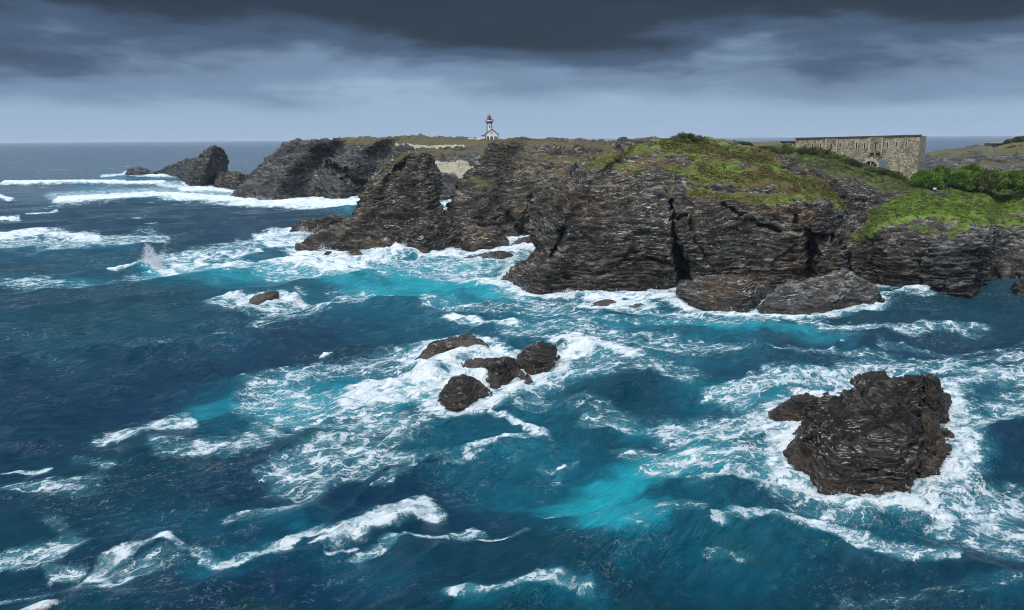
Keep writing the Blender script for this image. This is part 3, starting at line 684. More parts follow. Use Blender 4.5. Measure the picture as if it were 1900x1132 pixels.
# ------------------------------------------------------------------ the sea
def sea_foam_map(px, py):
    kx = 2.0
    Wh = [  # dense breaking water: points, half height, strength
     ([(8,341),(60,339),(150,338),(230,340),(300,338)],4.5,1.0), ([(238,321),(300,325),(352,329)],5.5,1.0), ([(190,327),(235,323)],3,.8),
     ([(300,343),(340,348),(430,348)],7,.75), ([(112,374),(180,370),(270,362),(330,366),(400,371),(470,378),(560,381),(655,376)],9,1.0),
     ([(430,374),(540,376),(664,372)],11,1.0), ([(340,352),(400,351),(432,356)],7,1.0), ([(200,338),(330,340)],4,.6), ([(330,366),(430,368)],9,.9),
     ([(0,364),(16,371)],5,1.0), ([(50,399),(75,396),(102,392)],2.5,1.1), ([(0,408),(36,405)],3,1.1), ([(416,319),(430,326)],4,.9), ([(437,334),(462,337)],4,.8),
     ([(0,441),(60,433),(120,437),(175,442)],12,.95), ([(0,526),(60,524)],6,.7), ([(210,504),(270,500),(335,503)],5,1.0), ([(262,497),(290,495)],8,1.1),
     ([(330,492),(450,489),(560,489),(640,492)],9,.95), ([(480,442),(520,432),(560,430)],9,.95), ([(500,455),(560,452),(600,470)],13,.9), ([(360,480),(420,474),(480,470)],6,.75),
     ([(560,474),(640,484),(700,473),(760,466),(850,474)],12,1.1), ([(740,464),(760,462)],9,1.1), ([(850,474),(920,466),(990,462)],8,.95), ([(860,486),(950,484)],5,.7),
     ([(930,447),(965,443)],6,1.0), ([(812,380),(845,378)],7,.8), ([(815,392),(835,388)],5,.7),
     ([(880,520),(940,531),(1000,546),(1065,548)],9,1.0), ([(1070,546),(1130,552),(1250,552),(1290,575)],11,.95), ([(1090,560),(1200,572)],8,.7), ([(1280,576),(1340,583),(1400,583)],5,.95),
     ([(1405,584),(1500,590)],3,.8), ([(1428,545),(1440,540)],4,.9), ([(1634,545),(1680,544),(1722,548)],5,1.0), ([(1880,508),(1905,515)],5,.7),
     ([(395,553),(450,560),(520,556),(560,552)],10,.95), ([(440,573),(520,570)],5,.8), ([(840,588),(870,592),(905,600),(945,603)],9,1.0), ([(890,602),(935,605)],9,1.0),
     ([(690,725),(780,702),(850,668),(890,660)],20,1.0), ([(640,742),(760,722),(830,705)],20,.85), ([(822,762),(845,764),(868,757)],6,1.1), ([(862,694),(900,700),(915,718)],7,1.1), ([(890,735),(930,722),(960,712)],8,.85),
     ([(1000,692),(1040,665),(1100,645)],14,.95), ([(1050,636),(1110,642),(1190,660)],10,1.0), ([(945,700),(1000,712)],8,.8), ([(910,662),(960,655)],7,.8), ([(1000,620),(1060,626)],5,.6),
     ([(890,842),(920,828),(960,805),(1005,798)],11,.9), ([(930,762),(955,775),(985,792)],7,1.1), ([(905,735),(930,760)],4,.9),
     ([(660,985),(700,965),(750,945),(795,926)],21,1.0), ([(610,1002),(660,985)],6,1.0), ([(85,1040),(140,1042)],11,.66), ([(150,1062),(190,1040),(250,1020),(320,1008)],11,.72), ([(50,905),(95,902),(130,905)],11,.66), ([(45,757),(92,748)],4,1.2),
     ([(1440,812),(1495,830)],20,1.0), ([(1400,790),(1460,800)],22,.75), ([(1478,905),(1520,916)],9,1.2), ([(1500,920),(1600,925),(1700,927)],7,1.1), ([(1560,712),(1600,700)],9,.95), ([(1718,935),(1770,948)],13,.95), ([(1495,735),(1560,715)],12,.9),
     ([(1770,840),(1800,850)],6,.7), ([(1755,735),(1790,745)],9,.9), ([(640,1010),(690,1000)],3,.8), ([(1046,849),(1060,847)],2.5,1.1), ([(585,664),(604,658)],3,1.0), ([(1560,640),(1570,638)],2,.8),
     ([(100,380),(140,374)],3,.8), ([(1285,578),(1262,565)],5,1.0)]
    La = [  # lacy, broken foam
     ([(0,450),(150,452),(290,440)],16,.62), ([(0,522),(110,520)],10,.62), ([(0,532),(200,521),(320,503)],6,.5), ([(300,485),(420,462),(520,440)],16,.62), ([(320,492),(520,500),(700,490)],18,.62),
     ([(560,485),(700,492),(880,500),(990,470)],26,.62), ([(860,510),(960,540)],20,.65), ([(980,560),(1260,580),(1400,592)],14,.6), ([(1410,592),(1520,588),(1635,575)],6,.55), ([(100,365),(300,355),(430,362)],14,.55),
     ([(390,560),(520,572),(665,548)],20,.6), ([(480,590),(560,580)],8,.45), ([(800,560),(1000,575),(1100,590)],16,.5), ([(840,590),(960,606)],14,.6), ([(940,610),(1100,620),(1300,645),(1350,640)],26,.55),
     ([(1040,600),(1240,592),(1420,600)],9,.5), ([(1480,600),(1640,612),(1820,600)],9,.62), ([(1380,650),(1640,655),(1700,668)],9,.5), ([(1620,675),(1760,665),(1900,660)],16,.58), ([(1650,640),(1900,640)],9,.4),
     ([(520,742),(650,760),(720,800),(620,850),(560,885)],56,.62), ([(190,812),(270,800),(345,785)],15,.72), ([(300,835),(400,830),(500,795)],26,.6), ([(560,700),(700,680),(780,660)],30,.6), ([(600,880),(740,860),(860,850)],18,.5), ([(430,960),(560,930),(640,870)],18,.45),
     ([(960,725),(1050,700),(1150,690)],26,.64), ([(1080,660),(1200,680),(1280,690)],24,.5), ([(1000,740),(1100,760),(1200,780)],22,.45), ([(1100,780),(1200,790)],14,.55),
     ([(0,1035),(60,1020),(140,1000)],22,.6), ([(320,1012),(430,1050),(560,1002)],12,.68), ([(560,1000),(620,980)],8,.7), ([(0,868),(70,864)],6,.75), ([(130,850),(190,870)],14,.5), ([(0,910),(160,900)],24,.5), ([(90,960),(110,980)],18,.4), ([(140,1070),(330,1035)],18,.55), ([(0,1085),(80,1070)],14,.45),
     ([(675,1018),(760,988),(890,965)],9,.66), ([(1000,955),(1080,955)],6,.5), ([(1030,880),(1060,850)],6,.4), ([(850,1105),(960,1095),(1100,1112)],22,.6), ([(890,980),(960,970)],8,.5),
     ([(1350,725),(1450,702),(1600,688)],28,.72), ([(1290,790),(1400,775),(1490,760)],48,.7), ([(1255,860),(1380,850),(1490,860)],48,.68), ([(1180,830),(1260,840)],24,.45), ([(1300,905),(1420,900),(1500,925)],24,.55),
     ([(1340,990),(1430,965),(1560,972),(1650,992),(1760,1010)],15,.75), ([(1500,940),(1640,960)],16,.55), ([(1700,930),(1800,905),(1900,905)],34,.7), ([(1740,890),(1830,920),(1900,965)],44,.68), ([(1740,720),(1800,700),(1900,690)],28,.68), ([(1765,785),(1840,775),(1900,745)],34,.66), ([(1760,970),(1900,1010)],28,.55), ([(1750,820),(1800,840)],16,.6),
     ([(1330,1040),(1400,1030)],9,.4), ([(700,900),(780,870)],9,.5), ([(240,640),(300,650)],7,.3), ([(1640,548),(1740,552)],7,.6), ([(1000,860),(1080,845)],7,.4),
     ([(1500,690),(1700,680),(1800,690)],18,.6), ([(1580,1080),(1900,1060)],24,.32), ([(1180,1010),(1300,960)],24,.4)]
    Tq = [  # aerated turquoise water
     ([(250,362),(420,366),(650,384)],14,.6), ([(200,330),(350,340)],12,.5), ([(430,472),(560,450)],20,.6), ([(300,505),(520,500),(720,500),(960,490)],34,.85), ([(560,500),(720,540),(860,545)],36,.8), ([(760,520),(880,525),(950,540)],34,1.0), ([(640,560),(820,585)],40,.45), ([(660,620),(800,600)],26,.3),
     ([(400,556),(560,560)],20,.5), ([(980,580),(1150,600),(1330,595),(1500,618),(1560,630)],26,.62), ([(1250,600),(1480,612)],14,.8), ([(1100,650),(1300,670)],30,.5), ([(880,600),(1040,610)],22,.6),
     ([(370,768),(440,758),(560,765)],26,.75), ([(540,740),(700,730),(820,720)],40,.85), ([(560,800),(700,790)],40,.45), ([(930,720),(1100,690)],34,.65), ([(860,775),(980,770)],22,.35), ([(1200,790),(1290,790)],40,.6),
     ([(1060,930),(1110,980),(1150,1010)],46,.9), ([(1130,960),(1210,1010)],48,.7), ([(1090,925),(1200,880),(1290,840)],52,.95), ([(1250,880),(1400,870),(1480,890)],50,.6), ([(960,900),(1040,920)],44,.45), ([(1200,1040),(1180,1060)],24,.35),
     ([(1300,720),(1420,740),(1500,700)],40,.55), ([(1350,780),(1480,800)],44,.6), ([(860,1110),(960,1105),(1100,1118)],34,.5), ([(380,1060),(470,1035),(520,1020)],30,.5), ([(520,960),(580,985)],26,.45), ([(180,1100),(230,1090)],24,.3), ([(1800,1080),(1900,1090)],40,.3), ([(1750,930),(1880,930)],50,.4), ([(1780,720),(1880,760)],40,.35), ([(0,520),(200,520)],18,.5), ([(0,455),(240,455)],16,.5), ([(0,615),(120,660)],50,.2), ([(330,620),(420,640)],40,.2),
     ([(250,960),(420,990)],40,.25)]
    Gn = [([(520,810),(620,820),(760,815)],30,.8), ([(470,1118),(540,1122)],26,1.0), ([(1080,575),(1180,590)],20,.8), ([(1540,945),(1640,945)],18,.6), ([(1240,640),(1330,660)],26,.4), ([(1310,1010),(1420,1030)],34,.6), ([(1180,1110),(1260,1120)],26,.5), ([(1640,530),(1880,540)],22,.5), ([(1400,625),(1480,628)],8,.6), ([(1600,1060),(1780,1090)],34,.4)]
    Tq = [(a, r * 1.45, v) for a, r, v in Tq] + [([(480,520),(900,600),(1350,640)],110,.42), ([(850,800),(1100,880),(1350,1000)],150,.46), ([(1090,940),(1180,985)],90,.85), ([(1200,900),(1330,860)],80,.7), ([(430,760),(760,730),(1000,760)],100,.42), ([(1300,760),(1600,700),(1850,720)],90,.36), ([(300,980),(560,960),(700,1060)],90,.26), ([(1500,980),(1800,960)],80,.34), ([(100,640),(400,600)],70,.2), ([(0,470),(350,500)],45,.3), ([(150,350),(600,372)],26,.45)]
    Wh2 = [(a, r * 1.35, min(v, 1.0)) for a, r, v in Wh]
    La2 = [(a, r * 1.15, v) for a, r, v in La]
    return (strokes(px, py, Wh2, kx, flat=1.1), strokes(px, py, La2, kx, flat=1.35), strokes(px, py, Tq, kx), strokes(px, py, Gn, kx))

def shore_ring(x, y):
    """how close open water lies to rock, read from the rocks themselves on a plan grid"""
    cs = 0.5
    x0, x1, y0, y1 = -260.0, 240.0, 45.0, 560.0
    nx, ny = int((x1 - x0) / cs), int((y1 - y0) / cs)
    occ = np.zeros((nx, ny), f32)
    for V, at, nr, nc in LAND.values():
        k = V[(V[:, 2] > -0.8) & (V[:, 2] < 0.9)]
        i = ((k[:, 0] - x0) / cs).astype(int); j = ((k[:, 1] - y0) / cs).astype(int)
        ok = (i >= 0) & (i < nx) & (j >= 0) & (j < ny)
        occ[i[ok], j[ok]] = 1
    out = np.zeros_like(occ); cur = occ
    for it in range(9):
        e = np.pad(cur, 1)
        cur = np.maximum.reduce([e[1:-1, 1:-1], e[:-2, 1:-1], e[2:, 1:-1], e[1:-1, :-2], e[1:-1, 2:]])
        out += cur
    out /= 9.0
    for it in range(3):
        e = np.pad(out, 1, mode='edge')
        out = (e[1:-1, 1:-1] * 2 + e[:-2, 1:-1] + e[2:, 1:-1] + e[1:-1, :-2] + e[1:-1, 2:]) / 6
    i = np.clip(((x - x0) / cs).astype(int), 0, nx - 1); j = np.clip(((y - y0) / cs).astype(int), 0, ny - 1)
    r = out[i, j]
    r[(x < x0) | (x > x1) | (y < y0) | (y > y1)] = 0
    return r

def build_sea():
    nr, nc = 1300, 1760
    tt = np.linspace(CAMZ / 19.0, CAMZ / 16000.0, nr)
    r = CAMZ / tt
    th = np.radians(np.linspace(-50, 50, nc))
    R_, T_ = np.meshgrid(r, th, indexing='ij')
    x = (R_ * np.sin(T_)).ravel().astype(f32); y = (R_ * np.cos(T_)).ravel().astype(f32)
    rr = R_.ravel().astype(f32)
    p0 = np.stack([x, y, np.zeros_like(x)], 1)
    px, py = proj(p0)
    dk = (60 / np.maximum(rr, 60))[:, None] ** 0.9
    wob = np.stack([perlin(p0 / 7.0, 301), perlin(p0 / 7.0, 302)], 1) * 22.0 * dk
    wob = wob + np.stack([perlin(p0 / 26.0, 307), perlin(p0 / 26.0, 308)], 1) * np.clip(900 / np.maximum(rr, 60), 1.2, 9)[:, None] * np.array([2.0, 1.0], f32)
    wb2 = (np.stack([perlin(p0 / 2.3, 303), perlin(p0 / 2.3, 304)], 1) * 12 + np.stack([perlin(p0 / 0.9, 305), perlin(p0 / 0.9, 306)], 1) * 7) * dk
    ring = shore_ring(x, y)
    Wh, La, Tq, Gn = sea_foam_map(px + wob[:, 0] * 1.6 + wb2[:, 0], py + wob[:, 1] * 0.7 + wb2[:, 1] * 0.6)
    shelter = 1 - 0.75 * smooth((px - 1620) / 60) * smooth((640 - py) / 60)
    ring = ring * shelter * smooth((py - 300) / 20 + 0.6)
    La = np.maximum(La, 0.85 * ring); Wh = np.maximum(Wh, 0.85 * smooth((ring - 0.35) / 0.5))
    Tq = np.maximum(Tq, 0.7 * ring)
    # waves
    dr = np.repeat(np.gradient(-r) * -1, nc).astype(f32)
    dr = np.abs(np.repeat(np.gradient(r), nc)).astype(f32)
    g = np.random.default_rng(11)
    wx = x + 5.0 * perlin(p0 / 38.0, 311) + 1.2 * perlin(p0 / 9.0, 313)
    wy = y + 5.0 * perlin(p0 / 38.0, 312) + 1.2 * perlin(p0 / 9.0, 314)
    gust = 0.75 + 0.6 * perlin(p0 / 60.0, 315) + 0.3 * perlin(p0 / 22.0, 316)
    h = np.zeros_like(x); dx = np.zeros_like(x); dy = np.zeros_like(x)
    NW = 64
    for k in range(NW):
        lam = 1.6 * (34.0 / 1.6) ** ((k + g.random()) / NW)
        ang = math.radians(-48) + g.normal(0, 0.42 if lam > 8 else 0.65)
        kk = 2 * math.pi / lam
        a = 0.0118 * lam ** 0.93 * (0.85 if lam > 10 else 1.15 if lam < 6 else 1.0)
        att = smooth((lam / dr - 2.0) / 3.0)
        if lam < 10: att = att * gust
        ph = kk * (wx * math.cos(ang) + wy * math.sin(ang)) + g.random() * 6.28
        h += a * att * np.cos(ph)
        sn = a * att * np.sin(ph) * 0.9
        dx -= sn * math.cos(ang); dy -= sn * math.sin(ang)
    sig = float(np.std(h[(rr < 300)]))
    calm = 1 - 0.75 * smooth(ring * 1.6)
    h = h * calm; dx = dx * calm; dy = dy * calm
    # churned water: lumpy small relief in foam, raised surge where waves break
    near = smooth((260 - rr) / 200)
    lump = (perlin(p0 / 1.3, 320) * 0.16 + perlin(p0 / 0.55, 321) * 0.07) * near
    foam = np.maximum(Wh, La * 0.8)
    h2 = h + foam * lump + 0.16 * smooth(Wh) * np.clip(rr / 150, 0.5, 3.0) + (0.45 * perlin(p0 / 3.1, 322) + 0.25 * perlin(p0 / 1.4, 323)) * smooth(Wh)
    rise = [([(255,497),(295,496)],12,1.0), ([(735,466),(765,464)],14,1.7), ([(545,436),(575,444)],14,1.2), ([(610,472),(640,484)],14,0.9), ([(1046,642),(1075,638),(1100,644)],13,1.0), ([(790,694),(850,670),(892,662)],22,1.25), ([(866,696),(900,703)],10,1.2), ([(936,668),(958,662)],10,.7), ([(700,470),(720,472)],10,.8),
            ([(650,985),(805,922)],24,.35), ([(890,842),(1005,798)],20,.3), ([(1060,548),(1110,552)],10,.6), ([(112,372),(330,364),(470,376)],8,1.1), ([(10,340),(230,338)],5,1.2), ([(300,325),(340,328)],7,1.0), ([(1455,815),(1500,830)],16,.4), ([(80,1040),(320,1008)],14,.35), ([(450,478),(600,470)],12,.5)]
    h2 = h2 + strokes(px, py, rise, 1.6)
    crest = np.clip((h / sig - 1.55) / 1.1, 0, 1) * smooth((fbm(p0 / 45.0, 2, 330) + 0.05) / 0.25)
    steep = np.clip(crest, 0, 1)
    V = np.stack([x + dx, y + dy, h2], 1)
    me = mesh_from('sea', V, grid_faces(nr, nc), [sea_material()], True,
                   {'white': Wh, 'lace': La, 'aer': Tq, 'green': Gn, 'crest': steep, 'hgt': np.clip(h / (3 * sig) * 0.5 + 0.5, 0, 1)})
    tag(link('sea', me), 'dark blue and turquoise storm sea streaked with white foam', None, None, 'structure')
    return V, nr, nc

def sea_material():
    m, t = new_mat('sea_water')
    p = t.pos()
    p2 = t.v('MULTIPLY', p, (1, 1, 0.0))
    wh, la, aer, gr, cr, hg = [t.attr(k) for k in ('white', 'lace', 'aer', 'green', 'crest', 'hgt')]
    # distance from the shore station only thins detail that is finer than the far water can carry
    big = t.noise(p2, 0.018, 4, 0.55)
    med = t.noise(p2, 0.11, 4, 0.55)
    sm = t.noise(p2, 0.9, 4, 0.6)
    deep = t.mix(t.step(big, 0.42, 0.62), (0.0004, 0.031, 0.071), (0.0004, 0.045, 0.070))
    thin = t.step(hg, 0.55, 0.95)
    deep = t.mix(t.m('MULTIPLY', thin, 0.55), deep, (0.0008, 0.062, 0.092))
    a2 = t.m('ADD', aer, t.m('MULTIPLY', t.m('SUBTRACT', t.m('ADD', t.m('MULTIPLY', med, 0.6), t.m('MULTIPLY', t.noise(p2, 0.42, 6, 0.68, 0.6), 0.4)), 0.5), t.m('MULTIPLY', t.m('MINIMUM', aer, 0.5), 2.2)), clamp=True)
    col = t.mix(t.step(a2, 0.0, 0.55), deep, (0.0006, 0.095, 0.150))
    col = t.mix(t.step(a2, 0.4, 1.0), col, (0.010, 0.34, 0.42))
    col = t.mix(t.m('MULTIPLY', t.m('MULTIPLY', gr, 0.75), t.step(med, 0.3, 0.6)), col, (0.010, 0.050, 0.040))
    # foam: warped webs at three sizes
    wv = t.n('ShaderNodeTexNoise', 1, None, Vector=p2, Scale=0.8, Detail=4, Roughness=0.6)
    wv2 = t.n('ShaderNodeTexNoise', 1, None, Vector=p2, Scale=3.2, Detail=3, Roughness=0.6)
    q = t.v('ADD', p2, t.v('MULTIPLY', t.v('SUBTRACT', wv, (0.5, 0.5, 0.5)), (2.4, 2.4, 0)))
    q = t.v('ADD', q, t.v('MULTIPLY', t.v('SUBTRACT', wv2, (0.5, 0.5, 0.5)), (0.55, 0.55, 0)))
    rot = t.n('ShaderNodeVectorRotate', props={'rotation_type': 'Z_AXIS'}, Vector=q, Angle=math.radians(-38))
    q = t.v('MULTIPLY', rot, (0.62, 1.15, 1))
    def web(scale, wd):
        d = t.n('ShaderNodeTexVoronoi', 'Distance', {'feature': 'DISTANCE_TO_EDGE'}, Vector=q, Scale=scale)
        return t.step(d, 0.0, wd, 1.0, 0.0)
    w1, w2, w3 = web(0.45, 0.15), web(1.15, 0.20), web(3.0, 0.28)
    far = t.n('ShaderNodeVectorMath', 1, {'operation': 'LENGTH'}, _0=p2)
    brk = t.noise(p2, 0.30, 5, 0.68)
    brk2 = t.noise(q, 1.5, 5, 0.68)
    qs = t.v('MULTIPLY', rot, (0.42, 1.25, 1))
    brk3 = t.noise(qs, 1.05, 7, 0.72)
    n4 = t.noise(t.v('MULTIPLY', rot, (0.30, 1.5, 1)), 0.8, 5, 0.62, 0.5)
    ridge = t.step(t.m('ABSOLUTE', t.m('SUBTRACT', n4, 0.5)), 0.0, 0.022, 1.0, 0.0)
    F = t.m('MAXIMUM', wh, la)
    F = t.m('ADD', F, t.m('MULTIPLY', t.m('SUBTRACT', brk, 0.5), t.m('MULTIPLY', t.m('MINIMUM', F, 0.6), 2.6)))
    webv = t.m('MAXIMUM', w1, t.m('MAXIMUM', t.m('MULTIPLY', w2, 0.85), t.m('MULTIPLY', w3, 0.65)))
    lace_v = t.m('ADD', t.m('MULTIPLY', webv, 0.62), t.m('MULTIPLY', t.m('SUBTRACT', brk3, 0.5), 1.5))
    lace = t.m('MULTIPLY', t.step(t.m('ADD', lace_v, t.m('MULTIPLY', F, 0.78)), 0.82, 1.08), t.step(F, 0.08, 0.42))
    fine = t.noise(q, 3.4, 5, 0.75)
    brkL = t.noise(p2, 0.075, 4, 0.65)
    wf = t.m('ADD', t.m('ADD', wh, t.m('MULTIPLY', t.m('SUBTRACT', brkL, 0.5), 1.1)), t.m('ADD', t.m('MULTIPLY', t.m('SUBTRACT', brk3, 0.5), 2.3), t.m('ADD', t.m('MULTIPLY', t.m('SUBTRACT', brk, 0.5), 1.0), t.m('ADD', t.m('MULTIPLY', t.m('SUBTRACT', fine, 0.5), 0.9), t.m('MULTIPLY', t.m('SUBTRACT', webv, 0.45), 0.3)))))
    dens = t.m('MULTIPLY', t.step(wf, 0.48, 0.98), t.step(wh, 0.02, 0.22))
    caps = t.step(t.m('ADD', cr, t.m('MULTIPLY', t.m('SUBTRACT', brk3, 0.5), 1.6)), 0.66, 0.92)
    fcap = t.m('MULTIPLY', t.step(t.noise(t.v('MULTIPLY', rot, (0.045, 0.11, 1)), 1.0, 4, 0.55), 0.655, 0.70), t.step(far, 220.0, 420.0))
    caps = t.m('MAXIMUM', caps, fcap)
    spk = t.m('MULTIPLY', t.step(t.noise(q, 4.5, 4, 0.75), 0.62, 0.69), t.step(F, 0.0, 0.40, 0.12, 0.8))
    spk = t.m('MULTIPLY', spk, t.step(t.noise(p2, 0.08, 4, 0.6), 0.42, 0.62))
    streak = t.m('MULTIPLY', t.m('MULTIPLY', ridge, t.step(fine, 0.44, 0.60)), t.m('MULTIPLY', t.step(t.noise(p2, 0.055, 5, 0.65), 0.47, 0.62), t.step(F, 0.0, 0.3, 0.55, 1.0)))
    foam = t.m('MAXIMUM', t.m('MAXIMUM', lace, dens), t.m('MAXIMUM', t.m('MAXIMUM', caps, streak), spk), clamp=True)
    halo = t.m('MULTIPLY', t.step(t.m('ADD', F, t.m('MULTIPLY', t.m('SUBTRACT', brk3, 0.5), 0.7)), 0.12, 1.0), 0.72)
    col = t.mix(halo, col, (0.11, 0.42, 0.51))
    fcol = t.mix(t.step(brk3, 0.35, 0.65), (0.46, 0.62, 0.70), (0.82, 0.86, 0.88))  # bluish shadow tones put into the foam colour by noise
    fcol = t.mix(t.step(wf, 0.75, 1.3), fcol, (0.86, 0.89, 0.90))
    col = t.mix(foam, col, fcol)
    rough = t.step(foam, 0.0, 1.0, 0.14, 0.75, 'LINEAR')
    # ripples
    rp = t.v('MULTIPLY', t.n('ShaderNodeVectorRotate', props={'rotation_type': 'Z_AXIS'}, Vector=p2, Angle=math.radians(42)), (1.9, 0.8, 1))
    b1 = t.noise(rp, 0.60, 7, 0.66, 0.4)
    b2 = t.noise(rp, 0.17, 4, 0.55)
    b3 = t.noise(rp, 2.6, 4, 0.65, 0.3)
    bh = t.m('ADD', t.m('MULTIPLY', t.m('POWER', b1, 1.4), 1.1), t.m('ADD', t.m('MULTIPLY', b2, 1.2), t.m('MULTIPLY', b3, 0.20)))
    bh = t.m('ADD', bh, t.m('MULTIPLY', foam, 0.12))
    bmp = t.n('ShaderNodeBump', Strength=t.step(far, 150.0, 1500.0, 1.0, 0.35), Distance=1.1, Height=bh)
    finish(t, t.n('ShaderNodeBsdfPrincipled', Base_Color=col, Roughness=rough, IOR=1.333, Normal=bmp, Specular_Tint=(0.32, 0.67, 0.90, 1.0), **{'Specular_IOR_Level': 0.5}))
    return m
SEA = build_sea()

# ------------------------------------------------------------------ simple solid builder
class MB:
    def __init__(s): s.v, s.f = [], []
    def add(s, vs, fs):
        o = len(s.v); s.v += [tuple(map(float, q)) for q in vs]; s.f += [tuple(i + o for i in q) for q in fs]; return s
    def box(s, x0, x1, y0, y1, z0, z1):
        return s.add([(x0,y0,z0),(x1,y0,z0),(x1,y1,z0),(x0,y1,z0),(x0,y0,z1),(x1,y0,z1),(x1,y1,z1),(x0,y1,z1)],
                     [(0,3,2,1),(4,5,6,7),(0,1,5,4),(1,2,6,5),(2,3,7,6),(3,0,4,7)])
    def prism(s, poly, y0, y1):
        n = len(poly)
        return s.add([(x, y0, z) for x, z in poly] + [(x, y1, z) for x, z in poly],
                     [tuple(range(n)), tuple(range(2*n-1, n-1, -1))] + [(i, i+n, (i+1)%n+n, (i+1)%n) for i in range(n)])
    def lathe(s, prof, n=16, cx=0, cy=0):
        vs = [(cx + r*math.cos(2*math.pi*k/n), cy + r*math.sin(2*math.pi*k/n), z) for r, z in prof for k in range(n)]
        fs = [(i*n+k, i*n+(k+1)%n, (i+1)*n+(k+1)%n, (i+1)*n+k) for i in range(len(prof)-1) for k in range(n)]
        fs += [tuple(range(n-1,-1,-1)), tuple((len(prof)-1)*n+k for k in range(n))]
        return s.add(vs, fs)
    def tube(s, a, b, ra, rb, n=6):
        a, b = Vector(a), Vector(b); d = (b-a).normalized()
        u = d.cross(Vector((0.3,0.9,0.2))).normalized(); w = d.cross(u)
        vs = [tuple(q + (u*math.cos(2*math.pi*k/n) + w*math.sin(2*math.pi*k/n))*r) for q, r in ((a,ra),(b,rb)) for k in range(n)]
        return s.add(vs, [(k,(k+1)%n,(k+1)%n+n,k+n) for k in range(n)] + [tuple(range(n-1,-1,-1)), tuple(range(n,2*n))])
    def build(s, name, mat, parent=None, batter=None):
        v = s.v
        if batter: v = [batter(*q) for q in v]
        me = bpy.data.meshes.new(name); me.from_pydata(v, [], s.f); me.materials.append(mat); me.update()
        return link(name, me, parent)

def empty(name, loc, rz, label, cat, group=None):
    o = bpy.data.objects.new(name, None); COL.objects.link(o)
    o.location = loc; o.rotation_euler = (0, 0, rz); o.empty_display_size = 0.3
    return tag(o, label, cat, group)

M_WHITE = simple_mat('limewash', (0.88, 0.88, 0.87), 0.8, 0.06, 1.5)
M_DARKST = simple_mat('dark_stone_trim', (0.045, 0.050, 0.060), 0.7, 0.3, 2.0)
M_SLATE = simple_mat('slate_roof', (0.10, 0.11, 0.13), 0.6, 0.25, 2.0)
M_RED = simple_mat('red_lantern_paint', (0.17, 0.012, 0.010), 0.4, 0.15, 2.0)
M_GLASSD = simple_mat('dark_window_glass', (0.02, 0.03, 0.04), 0.08, 0.2, 1.0)
M_LANT = simple_mat('lantern_glazing', (0.55, 0.60, 0.62), 0.1, 0.05, 1.0)
M_FRAME = simple_mat('white_window_frame', (0.72, 0.75, 0.78), 0.5, 0.05, 2.0)
M_SHUT = simple_mat('grey_shutter_paint', (0.17, 0.20, 0.24), 0.55, 0.12, 3.0)
M_CONC = simple_mat('pale_concrete', (0.36, 0.34, 0.30), 0.85, 0.2, 0.8)
M_SIGN = simple_mat('white_sign_paint', (0.78, 0.78, 0.76), 0.5, 0.04, 3.0)
M_PALE = simple_mat('pale_dressed_stone', (0.46, 0.41, 0.32), 0.85, 0.35, 1.6)
M_BROKEN = simple_mat('broken_masonry', (0.075, 0.062, 0.045), 0.95, 0.6, 2.5)
M_HOLE = simple_mat('recess_shade_colour', (0.012, 0.011, 0.010), 0.9, 0.2, 2.0)  # near-black colour stands in for the shade inside the slits

def rubble_mat():
    m, t = new_mat('rubble_masonry')
    p = t.n('ShaderNodeTexCoord', 3)
    q = t.v('ADD', p, t.v('MULTIPLY', t.v('SUBTRACT', t.n('ShaderNodeTexNoise', 1, None, Vector=p, Scale=1.2, Detail=3), (0.5,0.5,0.5)), (0.5,0.5,0.35)))
    q = t.v('MULTIPLY', q, (1.0, 1.0, 1.3))
    vor = t.t.nodes.new('ShaderNodeTexVoronoi'); t.set(vor.inputs['Vector'], q); t.set(vor.inputs['Scale'], 2.4)
    ed = t.n('ShaderNodeTexVoronoi', 'Distance', {'feature': 'DISTANCE_TO_EDGE'}, Vector=q, Scale=2.4)
    sp = t.t.nodes.new('ShaderNodeSeparateColor'); t.t.links.new(vor.outputs['Color'], sp.inputs[0])
    big = t.noise(p, 0.22, 5, 0.65)
    c = t.ramp(sp.outputs[0], [(0.0, (0.17,0.138,0.092)), (0.3, (0.33,0.275,0.185)), (0.65, (0.43,0.365,0.255)), (1.0, (0.58,0.52,0.40))])
    c = t.mix(t.step(ed, 0.0, 0.10, 0.85, 0.0), c, (0.10,0.085,0.062))
    c = t.mix(t.step(big, 0.42, 0.66, 0.0, 0.75), c, t.mix(1.0, c, (0.55,0.52,0.46), 'MULTIPLY'))
    st = t.noise(t.v('MULTIPLY', p, (0.9,0.9,0.10)), 1.0, 4, 0.6)
    c = t.mix(t.step(st, 0.52, 0.70, 0.0, 0.6), c, t.mix(1.0, c, (0.40,0.39,0.36), 'MULTIPLY'))
    c = t.mix(t.step(t.noise(p, 0.16, 3), 0.50, 0.66, 0.0, 0.5), c, (0.30,0.25,0.18))
    bmp = t.n('ShaderNodeBump', Strength=0.9, Distance=0.12, Height=t.m('ADD', ed, t.m('MULTIPLY', t.noise(p, 5.0, 3), 0.3)))
    finish(t, t.n('ShaderNodeBsdfPrincipled', Base_Color=c, Roughness=0.9, Normal=bmp))
    return m
M_RUB = rubble_mat()

